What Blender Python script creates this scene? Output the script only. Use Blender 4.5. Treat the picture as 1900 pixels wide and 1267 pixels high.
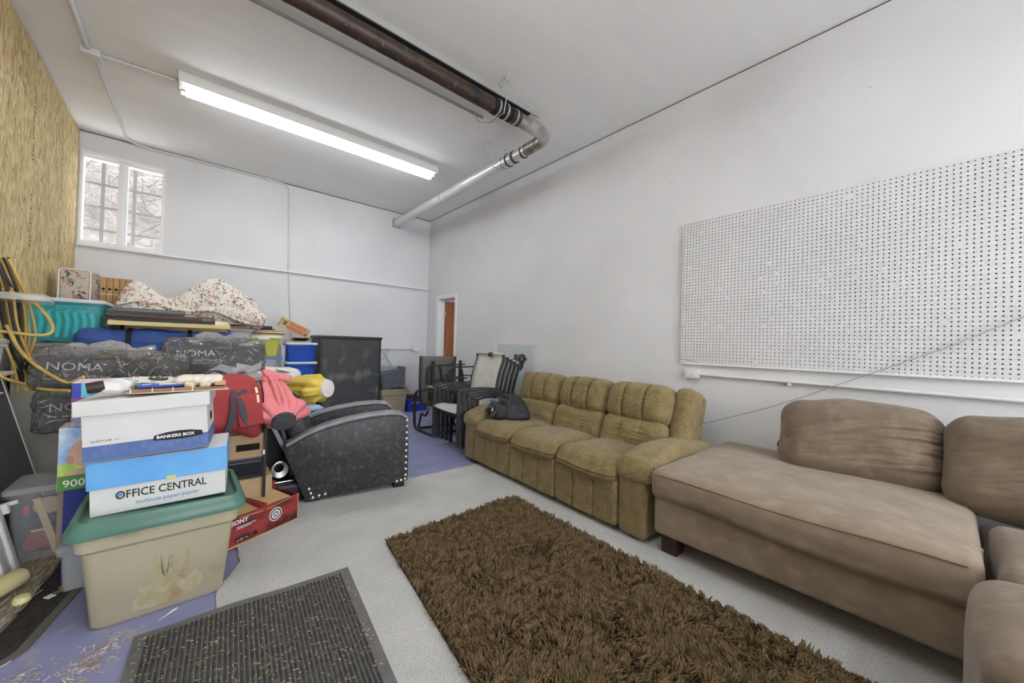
import bpy, bmesh, math, random
import numpy as np
from mathutils import Matrix, Vector, noise as mnoise
random.seed(7); rng = np.random.default_rng(7)
scene = bpy.context.scene
for o in list(bpy.data.objects): bpy.data.objects.remove(o)
COL = scene.collection
R = math.radians
# ------------------------------------------------------------------ camera
CAM_H = 1.17
_yaw, _pi, _ro = R(40.524), R(.590), R(1.617)
f = Vector((math.sin(_yaw)*math.cos(_pi), math.cos(_yaw)*math.cos(_pi), math.sin(_pi)))
r = Vector((math.cos(_yaw), -math.sin(_yaw), 0)); u = r.cross(f)
r, u = r*math.cos(_ro)+u*math.sin(_ro), u*math.cos(_ro)-r*math.sin(_ro)
cam = bpy.data.cameras.new('camera'); camo = bpy.data.objects.new('camera', cam); COL.objects.link(camo)
cam.sensor_fit = 'HORIZONTAL'; cam.sensor_width = 36; cam.lens = 36*695.8/1900; cam.clip_start = .02
camo.matrix_world = Matrix(((r.x, u.x, -f.x, 0), (r.y, u.y, -f.y, 0), (r.z, u.z, -f.z, CAM_H), (0, 0, 0, 1)))
scene.camera = camo
# ------------------------------------------------------------------ sky, exposure
w = bpy.data.worlds.new('overcast_sky'); scene.world = w; w.use_nodes = True
w.node_tree.nodes['Background'].inputs[0].default_value = (.93, .96, 1, 1)
w.node_tree.nodes['Background'].inputs[1].default_value = 2.5
vs = scene.view_settings; vs.view_transform = 'Standard'; vs.look = 'None'; vs.gamma = 1; vs.use_curve_mapping = False
vs.exposure = 1.78
TUBE_POWER = 9.0
# ------------------------------------------------------------------ room numbers (metres)
XL, XR, YB, YF, ZC = -1.0, 3.29, 6.27, -3.4, 3.42

# ================================================================== helpers
def lin(c):
    return tuple((x/255/12.92 if x/255 <= .04045 else ((x/255+.055)/1.055)**2.4) for x in c)
ALB = 1/.80
def alb(c):
    v = lin(c); g_ = .3*v[0]+.55*v[1]+.15*v[2]
    return tuple(min(.92, (x*.88+g_*.12)*ALB) for x in v)
MATS = {}
def N(nt, t, **k):
    n = nt.nodes.new(t)
    for a, b in k.items(): setattr(n, a, b)
    return n
def mat(name, col, rough=.6, metal=0, var=None, vscale=6, vstretch=(1,1,1), bump=0, bscale=40, bstretch=(1,1,1), spec=.4, raw=False, coat=0, detail=4, var2=None, v2scale=60, v2lo=.45, v2hi=.6, sheen=0):
    if name in MATS: return MATS[name]
    m = bpy.data.materials.new(name); m.use_nodes = True; nt = m.node_tree; b = nt.nodes['Principled BSDF']
    A = (lambda c: tuple(c)) if raw else alb
    b.inputs['Base Color'].default_value = (*A(col), 1); b.inputs['Roughness'].default_value = rough
    b.inputs['Metallic'].default_value = metal; b.inputs['Specular IOR Level'].default_value = spec
    if coat: b.inputs['Coat Weight'].default_value = coat; b.inputs['Coat Roughness'].default_value = .15
    if sheen: b.inputs['Sheen Weight'].default_value = sheen; b.inputs['Sheen Roughness'].default_value = .4
    tc = N(nt, 'ShaderNodeTexCoord')
    def noise(sc, st, det):
        mp = N(nt, 'ShaderNodeMapping'); mp.inputs['Scale'].default_value = st
        nz = N(nt, 'ShaderNodeTexNoise'); nz.inputs['Scale'].default_value = sc; nz.inputs['Detail'].default_value = det
        nt.links.new(tc.outputs['Object'], mp.inputs[0]); nt.links.new(mp.outputs[0], nz.inputs['Vector'])
        return nz
    last = None
    if var is not None:
        nz = noise(vscale, vstretch, detail); rp = N(nt, 'ShaderNodeValToRGB')
        rp.color_ramp.elements[0].position = .36; rp.color_ramp.elements[1].position = .64
        rp.color_ramp.elements[0].color = (*A(col), 1); rp.color_ramp.elements[1].color = (*A(var), 1)
        nt.links.new(nz.outputs[0], rp.inputs[0]); last = rp.outputs[0]
    if var2 is not None:
        nz = noise(v2scale, vstretch, 6); rp = N(nt, 'ShaderNodeMapRange'); rp.inputs[1].default_value = v2lo; rp.inputs[2].default_value = v2hi
        mx = N(nt, 'ShaderNodeMix', data_type='RGBA'); nt.links.new(nz.outputs[0], rp.inputs[0]); nt.links.new(rp.outputs[0], mx.inputs[0])
        if last: nt.links.new(last, mx.inputs[6])
        else: mx.inputs[6].default_value = (*A(col), 1)
        mx.inputs[7].default_value = (*A(var2), 1); last = mx.outputs[2]
    if last: nt.links.new(last, b.inputs['Base Color'])
    if bump:
        nz = noise(bscale, bstretch, 5); bp = N(nt, 'ShaderNodeBump'); bp.inputs['Strength'].default_value = bump; bp.inputs['Distance'].default_value = .01
        nt.links.new(nz.outputs[0], bp.inputs['Height']); nt.links.new(bp.outputs[0], b.inputs['Normal'])
    MATS[name] = m; return m
def clear(name, col, see=.6, rough=.15, bump=0, bscale=20):
    """thin see-through plastic or glass: part transparent, part glossy tinted"""
    if name in MATS: return MATS[name]
    m = bpy.data.materials.new(name); m.use_nodes = True; nt = m.node_tree; b = nt.nodes['Principled BSDF']
    b.inputs['Base Color'].default_value = (*alb(col), 1); b.inputs['Roughness'].default_value = rough; b.inputs['Specular IOR Level'].default_value = .7
    tr = N(nt, 'ShaderNodeBsdfTransparent'); tr.inputs[0].default_value = (*[min(1, .35+x) for x in alb(col)], 1)
    mx = N(nt, 'ShaderNodeMixShader'); mx.inputs[0].default_value = 1-see
    out = nt.nodes['Material Output']
    nt.links.new(tr.outputs[0], mx.inputs[1]); nt.links.new(b.outputs[0], mx.inputs[2]); nt.links.new(mx.outputs[0], out.inputs[0])
    if bump:
        nz = N(nt, 'ShaderNodeTexNoise'); nz.inputs['Scale'].default_value = bscale; nz.inputs['Detail'].default_value = 6; nz.inputs['Distortion'].default_value = 1.5
        tc = N(nt, 'ShaderNodeTexCoord'); nt.links.new(tc.outputs['Object'], nz.inputs['Vector'])
        bp = N(nt, 'ShaderNodeBump'); bp.inputs['Strength'].default_value = bump; bp.inputs['Distance'].default_value = .02
        nt.links.new(nz.outputs[0], bp.inputs['Height']); nt.links.new(bp.outputs[0], b.inputs['Normal'])
    MATS[name] = m; return m
def film(name, see=.8, rough=.12, bscale=22, bump=1.0, haze=.05):
    """clear crinkled film: transparent with sharp glossy creases and a little haze"""
    m = bpy.data.materials.new(name); m.use_nodes = True; nt = m.node_tree; nt.nodes.clear(); out = N(nt, 'ShaderNodeOutputMaterial')
    tr = N(nt, 'ShaderNodeBsdfTransparent'); gl_ = N(nt, 'ShaderNodeBsdfGlossy'); gl_.inputs['Roughness'].default_value = rough; df = N(nt, 'ShaderNodeBsdfDiffuse'); df.inputs[0].default_value = (.8, .8, .8, 1)
    tc = N(nt, 'ShaderNodeTexCoord'); nz1 = N(nt, 'ShaderNodeTexNoise'); nz1.inputs['Scale'].default_value = bscale; nz1.inputs['Detail'].default_value = 3; nz1.inputs['Distortion'].default_value = 2.5
    bp = N(nt, 'ShaderNodeBump'); bp.inputs['Strength'].default_value = bump; bp.inputs['Distance'].default_value = .03
    nt.links.new(tc.outputs['Object'], nz1.inputs['Vector']); nt.links.new(nz1.outputs[0], bp.inputs['Height']); nt.links.new(bp.outputs[0], gl_.inputs['Normal'])
    fr_ = N(nt, 'ShaderNodeFresnel'); fr_.inputs[0].default_value = 1.5; nt.links.new(bp.outputs[0], fr_.inputs['Normal'])
    md_ = N(nt, 'ShaderNodeMath', operation='MULTIPLY_ADD'); md_.inputs[1].default_value = 1.6; md_.inputs[2].default_value = .03; md_.use_clamp = True; nt.links.new(fr_.outputs[0], md_.inputs[0])
    m1 = N(nt, 'ShaderNodeMixShader'); nt.links.new(md_.outputs[0], m1.inputs[0]); nt.links.new(tr.outputs[0], m1.inputs[1]); nt.links.new(gl_.outputs[0], m1.inputs[2])
    m2_ = N(nt, 'ShaderNodeMixShader'); m2_.inputs[0].default_value = haze; nt.links.new(m1.outputs[0], m2_.inputs[1]); nt.links.new(df.outputs[0], m2_.inputs[2]); nt.links.new(m2_.outputs[0], out.inputs[0])
    return m
def emit(name, col, s):
    m = bpy.data.materials.new(name); m.use_nodes = True; nt = m.node_tree; nt.nodes.clear()
    e = N(nt, 'ShaderNodeEmission'); e.inputs[0].default_value = (*col, 1); e.inputs[1].default_value = s
    o = N(nt, 'ShaderNodeOutputMaterial'); nt.links.new(e.outputs[0], o.inputs[0]); return m

def tag(o, label=None, cat=None, group=None, kind=None):
    if label: o['label'] = label
    if cat: o['category'] = cat
    if group: o['group'] = group
    if kind: o['kind'] = kind
    return o
def thing(name, label, cat, loc=(0,0,0), rotz=0, group=None, rot=None):
    o = bpy.data.objects.new(name, None); COL.objects.link(o); o.empty_display_size = .1
    o.location = loc; o.rotation_euler = rot if rot else (0, 0, R(rotz)); return tag(o, label, cat, group)
def rb_lattice(w, d, h, rad, n, c):
    def axis(L, nn):
        rr = min(rad, L/2*.98); inn = L/2-rr
        a = [ -inn - rr*math.tan(R(45)*k/c) for k in range(c, 0, -1)]
        m = list(np.linspace(-inn, inn, nn+1)); return a+m+[-x for x in reversed(a)]
    return axis(w, n[0]), axis(d, n[1]), axis(h, n[2])
class MB:
    def __init__(s): s.v = []; s.f = []; s.mi = []; s.cur = 0
    def add(s, V, F, M=None):
        b = len(s.v)
        if M is not None: V = [M @ Vector(p) for p in V]
        s.v += [tuple(p) for p in V]; s.f += [tuple(b+i for i in q) for q in F]; s.mi += [s.cur]*len(F); return s
    def box(s, x0, x1, y0, y1, z0, z1, M=None):
        V = [(x,y,z) for z in (z0,z1) for y in (y0,y1) for x in (x0,x1)]
        return s.add(V, [(0,2,3,1),(4,5,7,6),(0,1,5,4),(2,6,7,3),(0,4,6,2),(1,3,7,5)], M)
    def rbox(s, w, d, h, rad=.02, n=(1,1,1), c=2, fn=None, loc=(0,0,0), M=None):
        """rounded box centred on loc; fn maps an (N,3) array of local points to displaced ones"""
        rad = min(rad, w/2*.98, d/2*.98, h/2*.98)
        ax, ay, az = rb_lattice(w, d, h, rad, n, c); I = (len(ax)-1, len(ay)-1, len(az)-1); idx = {}; P = []
        def gv(i, j, k):
            if (i,j,k) not in idx: idx[(i,j,k)] = len(P); P.append((ax[i], ay[j], az[k]))
            return idx[(i,j,k)]
        F = []
        for i in range(I[0]):
            for j in range(I[1]):
                F.append((gv(i,j,0), gv(i,j+1,0), gv(i+1,j+1,0), gv(i+1,j,0))); F.append((gv(i,j,I[2]), gv(i+1,j,I[2]), gv(i+1,j+1,I[2]), gv(i,j+1,I[2])))
            for k in range(I[2]):
                F.append((gv(i,0,k), gv(i+1,0,k), gv(i+1,0,k+1), gv(i,0,k+1))); F.append((gv(i,I[1],k), gv(i,I[1],k+1), gv(i+1,I[1],k+1), gv(i+1,I[1],k)))
        for j in range(I[1]):
            for k in range(I[2]):
                F.append((gv(0,j,k), gv(0,j,k+1), gv(0,j+1,k+1), gv(0,j+1,k))); F.append((gv(I[0],j,k), gv(I[0],j+1,k), gv(I[0],j+1,k+1), gv(I[0],j,k+1)))
        P = np.array(P); hh = np.array([w/2-rad, d/2-rad, h/2-rad]); Q = np.clip(P, -hh, hh); D = P-Q
        L = np.linalg.norm(D, axis=1, keepdims=True); L[L == 0] = 1; P = Q+D/L*rad
        if fn: P = fn(P)
        P = P+np.array(loc); return s.add([Vector(p) for p in P], F, M)
    def tube(s, pts, rad, n=8, closed=False, cap=True, M=None):
        pts = [Vector(p) for p in pts]; m = len(pts); V = []; F = []; up = None
        rads = rad if isinstance(rad, (list, tuple)) else [rad]*m
        for i, p in enumerate(pts):
            a = pts[(i-1) % m] if (closed or i > 0) else p; b = pts[(i+1) % m] if (closed or i < m-1) else p
            t = (b-a).normalized()
            if up is None: up = Vector((0,0,1)) if abs(t.z) < .9 else Vector((1,0,0))
            sd = t.cross(up).normalized(); up = sd.cross(t).normalized()
            for k in range(n):
                an = 2*math.pi*k/n; V.append(p+(sd*math.cos(an)+up*math.sin(an))*rads[i])
        for i in range(m if closed else m-1):
            for k in range(n):
                a, b = i*n+k, i*n+(k+1) % n; c2, d2 = ((i+1) % m)*n+(k+1) % n, ((i+1) % m)*n+k
                F.append((a, b, c2, d2))
        if cap and not closed: F.append(tuple(range(n-1, -1, -1))); F.append(tuple((m-1)*n+k for k in range(n)))
        return s.add(V, F, M)
    def bar(s, pts, wd, th, side=(0,1,0), M=None, closed=False):
        """rectangular bar along a polyline; side = direction of its width"""
        pts = [Vector(p) for p in pts]; sd = Vector(side).normalized(); V = []; F = []; m = len(pts)
        for i, p in enumerate(pts):
            t = (pts[min(i+1, m-1)]-pts[max(i-1, 0)]).normalized(); nn = t.cross(sd).normalized()
            for a, b in ((-1,-1), (1,-1), (1,1), (-1,1)): V.append(p+sd*a*wd/2+nn*b*th/2)
        for i in range(m-1):
            for k in range(4): F.append((i*4+k, i*4+(k+1) % 4, i*4+4+(k+1) % 4, i*4+4+k))
        F += [(3,2,1,0), tuple((m-1)*4+k for k in range(4))]
        return s.add(V, F, M)
    def lathe(s, prof, n=20, M=None, cap=True):
        V = []; F = []
        for rr, z in prof:
            for k in range(n): a = 2*math.pi*k/n; V.append((rr*math.cos(a), rr*math.sin(a), z))
        for i in range(len(prof)-1):
            for k in range(n): F.append((i*n+k, i*n+(k+1) % n, (i+1)*n+(k+1) % n, (i+1)*n+k))
        if cap: F.append(tuple(range(n-1, -1, -1))); F.append(tuple((len(prof)-1)*n+k for k in range(n)))
        return s.add(V, F, M)
    def prism(s, outline, a0, a1, axis='y', M=None):
        """outline of 2-D points extruded along axis between a0 and a1"""
        def P(p, a): return {'y': (p[0], a, p[1]), 'z': (p[0], p[1], a), 'x': (a, p[0], p[1])}[axis]
        n = len(outline); V = [P(p, a0) for p in outline]+[P(p, a1) for p in outline]
        F = [tuple(range(n)), tuple(range(2*n-1, n-1, -1))]+[(i, n+i, n+(i+1) % n, (i+1) % n) for i in range(n)]
        return s.add(V, F, M)
    def disc(s, c, rad, normal, n=16, th=.002):
        M = Matrix.Translation(c) @ Vector(normal).to_track_quat('Z', 'Y').to_matrix().to_4x4()
        return s.lathe([(rad, 0), (rad, th)], n, M)
    def grid(s, fn, nu, nv, M=None, thick=0):
        V = [fn(i/nu, j/nv) for j in range(nv+1) for i in range(nu+1)]; w1 = nu+1
        F = [(j*w1+i, j*w1+i+1, (j+1)*w1+i+1, (j+1)*w1+i) for j in range(nv) for i in range(nu)]
        return s.add(V, F, M)
    def build(s, name, m, parent=None, smooth=None, loc=None, rot=None, fix=True, solid=0, subd=0, bevel=0):
        me = bpy.data.meshes.new(name); me.from_pydata(s.v, [], s.f)
        for mm in (m if isinstance(m, (list, tuple)) else [m]): me.materials.append(mm)
        if max(s.mi or [0]): me.polygons.foreach_set('material_index', s.mi)
        if fix:
            bm = bmesh.new(); bm.from_mesh(me); bmesh.ops.recalc_face_normals(bm, faces=bm.faces)
            if bevel: bmesh.ops.bevel(bm, geom=[e for e in bm.edges if len(e.link_faces) == 2 and e.calc_face_angle(0) > .6], offset=bevel, segments=2, affect='EDGES', profile=.6, clamp_overlap=True)
            bm.to_mesh(me); bm.free()
        me.update()
        if smooth is not None:
            me.shade_smooth(); me.set_sharp_from_angle(angle=R(smooth))
        o = bpy.data.objects.new(name, me); COL.objects.link(o)
        if parent: o.parent = parent
        if loc: o.location = loc
        if rot: o.rotation_euler = rot
        if solid: md = o.modifiers.new('solid', 'SOLIDIFY'); md.thickness = solid; md.offset = 0
        if subd: md = o.modifiers.new('sub', 'SUBSURF'); md.levels = md.render_levels = subd
        return o
def struct(name, mb, m, parent=None, **k):
    o = mb.build(name, m, parent, **k); o['kind'] = 'structure'; return o
def text(body, size, m, parent, loc, rot=(R(90),0,0), name='lettering', ext=.0006, sx=1, shear=0, align='LEFT', off=0):
    cu = bpy.data.curves.new(name, 'FONT'); cu.body = body; cu.size = size; cu.extrude = ext; cu.align_x = align; cu.shear = shear; cu.offset = off
    cu.resolution_u = 3
    t = bpy.data.objects.new('tmp', cu); COL.objects.link(t); dg = bpy.context.evaluated_depsgraph_get(); dg.update()
    me = bpy.data.meshes.new_from_object(t.evaluated_get(dg)); bpy.data.objects.remove(t); bpy.data.curves.remove(cu)
    me.name = name; me.materials.clear(); me.materials.append(m)
    o = bpy.data.objects.new(name, me); COL.objects.link(o); o.parent = parent; o.location = loc; o.rotation_euler = rot; o.scale = (sx, 1, 1); return o
def nz(p, sc, seed=0): return mnoise.noise(Vector((p[0]*sc+seed*7.1, p[1]*sc+seed*3.3, p[2]*sc-seed*5.7)))
def crumple(amp, sc, seed=0, amp2=0, sc2=0):
    def fn(P):
        L = np.linalg.norm(P, axis=1, keepdims=True)+1e-6; U = P/L
        d = np.array([nz(p, sc, seed)*amp+(nz(p, sc2, seed+3)*amp2 if amp2 else 0) for p in P])[:, None]
        return P+U*d
    return fn
def arc(cx, cz, rr, a0, a1, n): return [(cx+rr*math.cos(R(a0+(a1-a0)*i/n)), cz+rr*math.sin(R(a0+(a1-a0)*i/n))) for i in range(n+1)]
def fillet(pts, rad, n=5):
    """round the corners of a 3-D polyline"""
    P = [Vector(p) for p in pts]; out = [P[0]]
    for a, b, c in zip(P, P[1:], P[2:]):
        d1, d2 = (a-b), (c-b); q = min(rad, d1.length*.49, d2.length*.49); s, e = b+d1.normalized()*q, b+d2.normalized()*q
        for i in range(n+1): t = i/n; out.append(s*(1-t)**2+b*2*t*(1-t)+e*t*t)
    return out+[P[-1]]
def dup(root, loc=None, rotz=None, label=None, group=None):
    c = root.copy(); COL.objects.link(c)
    if loc is not None: c.location = loc
    if rotz is not None: c.rotation_euler = (0, 0, R(rotz))
    if label: c['label'] = label
    if group: c['group'] = group
    for ch in [x for x in bpy.data.objects if x.parent == root]:
        k = ch.copy(); COL.objects.link(k); k.parent = c
        for g in [x for x in bpy.data.objects if x.parent == ch]:
            kk = g.copy(); COL.objects.link(kk); kk.parent = k
    return c

def scribble(parent, m, x0, x1, y, z, h, seed=1, gap=.35, M=None, name='small_print', slant=0, th=.0006):
    """illegible fine print: a row of short strokes standing for letters too small to read; faces -y"""
    rr = random.Random(seed); b = MB(); x = x0; t = h*.17
    while x < x1:
        wd = h*rr.uniform(.45, .75)
        if rr.random() < .88:
            for k in range(rr.choice((2, 2, 3))):
                if rr.random() < .5: q = x+rr.uniform(0, wd-t); a0, a1, c0, c1 = q, q+t, z, z+h*rr.choice((.7, .7, 1))
                else: q = z+rr.choice((0, .3, .55))*h; a0, a1, c0, c1 = x, x+wd, q, q+t
                b.prism([(a0+slant*(c0-z), c0), (a1+slant*(c0-z), c0), (a1+slant*(c1-z), c1), (a0+slant*(c1-z), c1)], y-th, y, 'y', M)
        x += wd+h*gap*.5
    return b.build(name, m, parent)
# ================================================================== surface materials
WALL = mat('white_wall_paint', (203,203,206), .75, var=(196,196,199), vscale=1.3, bump=.06, bscale=30, spec=.25)
CEIL = mat('white_ceiling_paint', (224,224,225), .7, var=(220,220,221), vscale=1.6, vstretch=(1,6,1), bump=.1, bscale=26, bstretch=(1,8,1), spec=.25)
TRIM = mat('white_trim_paint', (212,212,213), .5, spec=.4)
GREYWALL = mat('grey_block_paint', (172,170,160), .8, var=(150,149,141), vscale=5, bump=.15, bscale=30)
FLOORBLUE = mat('blue_floor_paint', (128,130,168), .55, var=(118,121,158), vscale=3, bump=.12, bscale=25, var2=(150,146,150), v2scale=9, v2lo=.58, v2hi=.72)
CARPET = mat('grey_carpet', (188,187,185), .95, var=(178,177,175), vscale=4, bump=.8, bscale=160, var2=(134,133,131), v2scale=210, v2lo=.5, v2hi=.68, spec=.1)
METAL_PAINT = mat('painted_conduit', (200,200,200), .45, bump=.05, bscale=60)
STEEL = mat('galvanised_steel', (190,190,190), .35, metal=.8, var=(160,160,160), vscale=30)
BLACK = mat('black_plastic', (32,32,34), .5)
DARK = mat('dark_void', (14,13,12), .9)
def osb_material():
    m = bpy.data.materials.new('oriented_strand_board'); m.use_nodes = True; nt = m.node_tree; b = nt.nodes['Principled BSDF']
    tc = N(nt, 'ShaderNodeTexCoord'); prev = None; bumpsrc = None
    for i, (sy, sz, ang, cols) in enumerate([(28, 7, .22, ((182,156,96),(212,190,136),(162,134,78),(196,170,110))), (40, 10, -.25, ((204,180,122),(172,144,84),(216,196,146),(156,126,72))), (58, 15, .1, ((190,164,104),(212,190,140),(150,120,66),(202,176,116)))]):
        mp = N(nt, 'ShaderNodeMapping'); mp.inputs['Rotation'].default_value = (ang, 0, 0); mp.inputs['Scale'].default_value = (1, sy, sz); mp.inputs['Location'].default_value = (0, i*3.7, i*5.1)
        wn = N(nt, 'ShaderNodeTexNoise'); wn.inputs['Scale'].default_value = 3.5; wn.inputs['Detail'].default_value = 1
        ad = N(nt, 'ShaderNodeMixRGB', blend_type='ADD'); ad.inputs[0].default_value = .09
        nt.links.new(tc.outputs['Object'], wn.inputs['Vector']); nt.links.new(tc.outputs['Object'], ad.inputs[1]); nt.links.new(wn.outputs['Color'], ad.inputs[2])
        vo = N(nt, 'ShaderNodeTexVoronoi'); vo.inputs['Scale'].default_value = 1; nt.links.new(ad.outputs[0], mp.inputs[0]); nt.links.new(mp.outputs[0], vo.inputs['Vector'])
        rp = N(nt, 'ShaderNodeValToRGB'); rp.color_ramp.interpolation = 'LINEAR'
        sp = N(nt, 'ShaderNodeSeparateColor'); nt.links.new(vo.outputs['Color'], sp.inputs[0]); nt.links.new(sp.outputs[0], rp.inputs[0])
        els = rp.color_ramp.elements; els[0].color = (*alb(cols[0]), 1); els[1].color = (*alb(cols[3]), 1)
        for p, c in ((.35, cols[1]), (.7, cols[2])): e = els.new(p); e.color = (*alb(c), 1)
        if prev is None: prev = rp.outputs[0]; bumpsrc = vo.outputs['Distance']
        else:
            mx = N(nt, 'ShaderNodeMix', data_type='RGBA'); th = N(nt, 'ShaderNodeMath', operation='GREATER_THAN'); th.inputs[1].default_value = .5
            nt.links.new(sp.outputs[1], th.inputs[0]); nt.links.new(th.outputs[0], mx.inputs[0]); nt.links.new(prev, mx.inputs[6]); nt.links.new(rp.outputs[0], mx.inputs[7]); prev = mx.outputs[2]
    fn = N(nt, 'ShaderNodeTexNoise'); fn.inputs['Scale'].default_value = 60; fm = N(nt, 'ShaderNodeMapping'); fm.inputs['Scale'].default_value = (1, 6, .6)
    nt.links.new(tc.outputs['Object'], fm.inputs[0]); nt.links.new(fm.outputs[0], fn.inputs['Vector'])
    ov = N(nt, 'ShaderNodeMixRGB', blend_type='OVERLAY'); ov.inputs[0].default_value = .35; nt.links.new(prev, ov.inputs[1]); nt.links.new(fn.outputs[0], ov.inputs[2])
    nt.links.new(ov.outputs[0], b.inputs['Base Color']); b.inputs['Roughness'].default_value = .6; b.inputs['Specular IOR Level'].default_value = .3
    bp = N(nt, 'ShaderNodeBump'); bp.inputs['Strength'].default_value = .25; bp.inputs['Distance'].default_value = .004
    nt.links.new(fn.outputs[0], bp.inputs['Height']); nt.links.new(bp.outputs[0], b.inputs['Normal'])
    return m
OSB = osb_material()
# ================================================================== the room shell
struct('floor', MB().box(XL-.15, 5.2, YF-.15, YB+.15, -.1, 0), FLOORBLUE)
struct('ceiling', MB().box(XL-.15, XR+.15, YF-.15, YB+.15, ZC, ZC+.1), CEIL)
g = .011   # shadow gap under the ceiling
WX0, WX1, WZ0, WZ1 = -.985, -.295, 2.16, 3.205
b = MB(); b.box(XL-.15, WX0, YB, YB+.14, 0, ZC-g); b.box(WX1, XR+.15, YB, YB+.14, 0, ZC-g); b.box(WX0, WX1, YB, YB+.14, 0, WZ0); b.box(WX0, WX1, YB, YB+.14, WZ1, ZC-g)
struct('wall_back', b, WALL)
DY0, DY1, DZ = 5.315, 5.86, 1.945
b = MB(); b.box(XR, XR+.12, YF-.15, DY0, 0, ZC-g); b.box(XR, XR+.12, DY1, YB, 0, ZC-g); b.box(XR, XR+.12, DY0, DY1, DZ, ZC-g)
struct('wall_right', b, WALL)
OX0, OX1, OZ = -.3, 2.7, 2.7     # open overhead doorway added behind the camera to let in sky fill
b = MB(); b.box(XL-.15, OX0, YF-.15, YF, 0, ZC-g); b.box(OX1, XR+.15, YF-.15, YF, 0, ZC-g); b.box(OX0, OX1, YF-.15, YF, OZ, ZC-g)
struct('wall_front', b, WALL)
b = MB(); b.box(OX0-.06, OX0, YF, YF+.015, 0, OZ+.06); b.box(OX1, OX1+.06, YF, YF+.015, 0, OZ+.06); b.box(OX0, OX1, YF, YF+.015, OZ, OZ+.06); struct('added_doorway', b, TRIM)
struct('ground_front', MB().box(-8, 10, -14, YF-.15, -.1, -.005), mat('pale_concrete', (190,188,184), .9, var=(180,178,174), vscale=2))  # unseen apron outside the added doorway, bounces sky light in
wl = struct('wall_left', MB().box(XL-.15, XL-.012, YF, YB, 0, ZC-g), GREYWALL)
# oriented strand board sheets on the left wall, each its own sheet
y = YB-.002
for i in range(6):
    y1 = max(y-1.22, YF+.01)
    MB().box(XL-.012, XL, y1+.002, y, 1.16, ZC-g).build('osb_panel', OSB, wl); y = y1
INKD = mat('faint_stamp_ink', (120,98,70), .8)
for k, (yy, z0, z1) in enumerate(((5.60, 1.75, 2.2), (5.6, 2.45, 2.95), (4.75, 1.85, 2.25), (4.75, 2.5, 3.05))):
    scribble(wl, INKD, 0, z1-z0, 0, 0, .045, k+5, M=Matrix.Translation((XL+.0003, yy, z0)) @ Matrix(((0, -1, 0, 0), (0, 0, 1, 0), (1, 0, 0, 0), (0, 0, 0, 1))), name='stamp')
b = MB(); rs = random.Random(3)
for k in range(26):
    yy = rs.uniform(.2, 5.2); z = rs.uniform(1.0, 3.2)
    if yy < 1.6 and 1.0 < z < 2.35: continue
    q = rs.uniform(.002, .006); b.box(XR-.0006, XR, yy-q, yy+q, z-q*.6, z+q*.6)
o = b.build('scuff_marks', mat('grey_scuff', (130,128,126), .9), bpy.data.objects['wall_right']); o['kind'] = 'stuff'
# next room seen through the doorway; its unseen ceiling is added to dim it
b = MB(); b.box(XR+.12, 5.2, YB+.05, YB+.15, 0, 2.6); b.box(5.1, 5.2, 4.0, YB+.05, 0, 2.6); b.box(XR+.12, 5.1, 3.9, 4.0, 0, 2.6); struct('wall_hall', b, WALL); struct('added_ceiling_hall', MB().box(XR+.12, 4.86, 4.0, YB+.05, 2.6, 2.7), CEIL)
GAP_SHADE = mat('crease_shade_paint', (52,46,40), .9)
b = MB(); b.box(XL, XR, YB+.006, YB+.02, ZC-.02, ZC-.0005); b.box(XR+.006, XR+.02, YF, YB, ZC-.02, ZC-.0005); struct('gap_shade_strip', b, GAP_SHADE)  # dark strip set into the gap, paints the shade of the crease
# ledge strip along the back wall
b = MB().box(XL+.03, XR-.008, YB-.048, YB, 2.135, 2.153); struct('trim_1', b, TRIM)
MB().box(WX0-.005, WX1+.03, YB-.054, YB-.048, 2.14, 2.168).build('sill_nose', TRIM, bpy.data.objects['trim_1'])
# ------------------------------------------------------------------ window
BAR = mat('grey_security_bar', (.34,.34,.36), .5, raw=True)
GLASS = clear('window_glass', (225,232,235), .93, .03)
win = struct('window_1', MB().box(WX0, WX1, YB-.014, YB+.02, WZ1-.035, WZ1), TRIM)
b = MB(); b.box(WX0, WX0+.022, YB-.012, YB+.1, WZ0, WZ1-.035); b.box(WX1-.026, WX1, YB-.012, YB+.1, WZ0, WZ1-.035); b.box(WX0+.022, WX1-.026, YB-.016, YB+.1, WZ0, WZ0+.045); b.box(WX0+.022, WX1-.026, YB+.02, YB+.1, WZ1-.065, WZ1-.02)
b.build('window_frame', TRIM, win)
b = MB(); b.box(-.69, -.645, YB-.012, YB+.1, WZ0+.045, WZ1-.05); b.box(-.645, -.615, YB+.01, YB+.1, WZ0+.045, WZ1-.05); b.build('mullion', TRIM, win)
for x0, x1 in ((WX0+.022, -.69), (-.615, WX1-.026)):
    MB().box(x0, x1, YB+.06, YB+.064, WZ0+.045, WZ1-.06).build('pane', GLASS, win)
for x in (-.822, -.565): MB().box(x-.017, x+.017, YB+.105, YB+.115, WZ0, WZ1).build('security_bar', BAR, win)
for k in range(3):
    zz = WZ0+.20+k*.262
    for x0, x1 in ((WX0+.01, -.64), (-.63, WX1-.01)): MB().box(x0, x1, YB+.098, YB+.105, zz-.015, zz+.015).build('security_bar', BAR, win)
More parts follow.
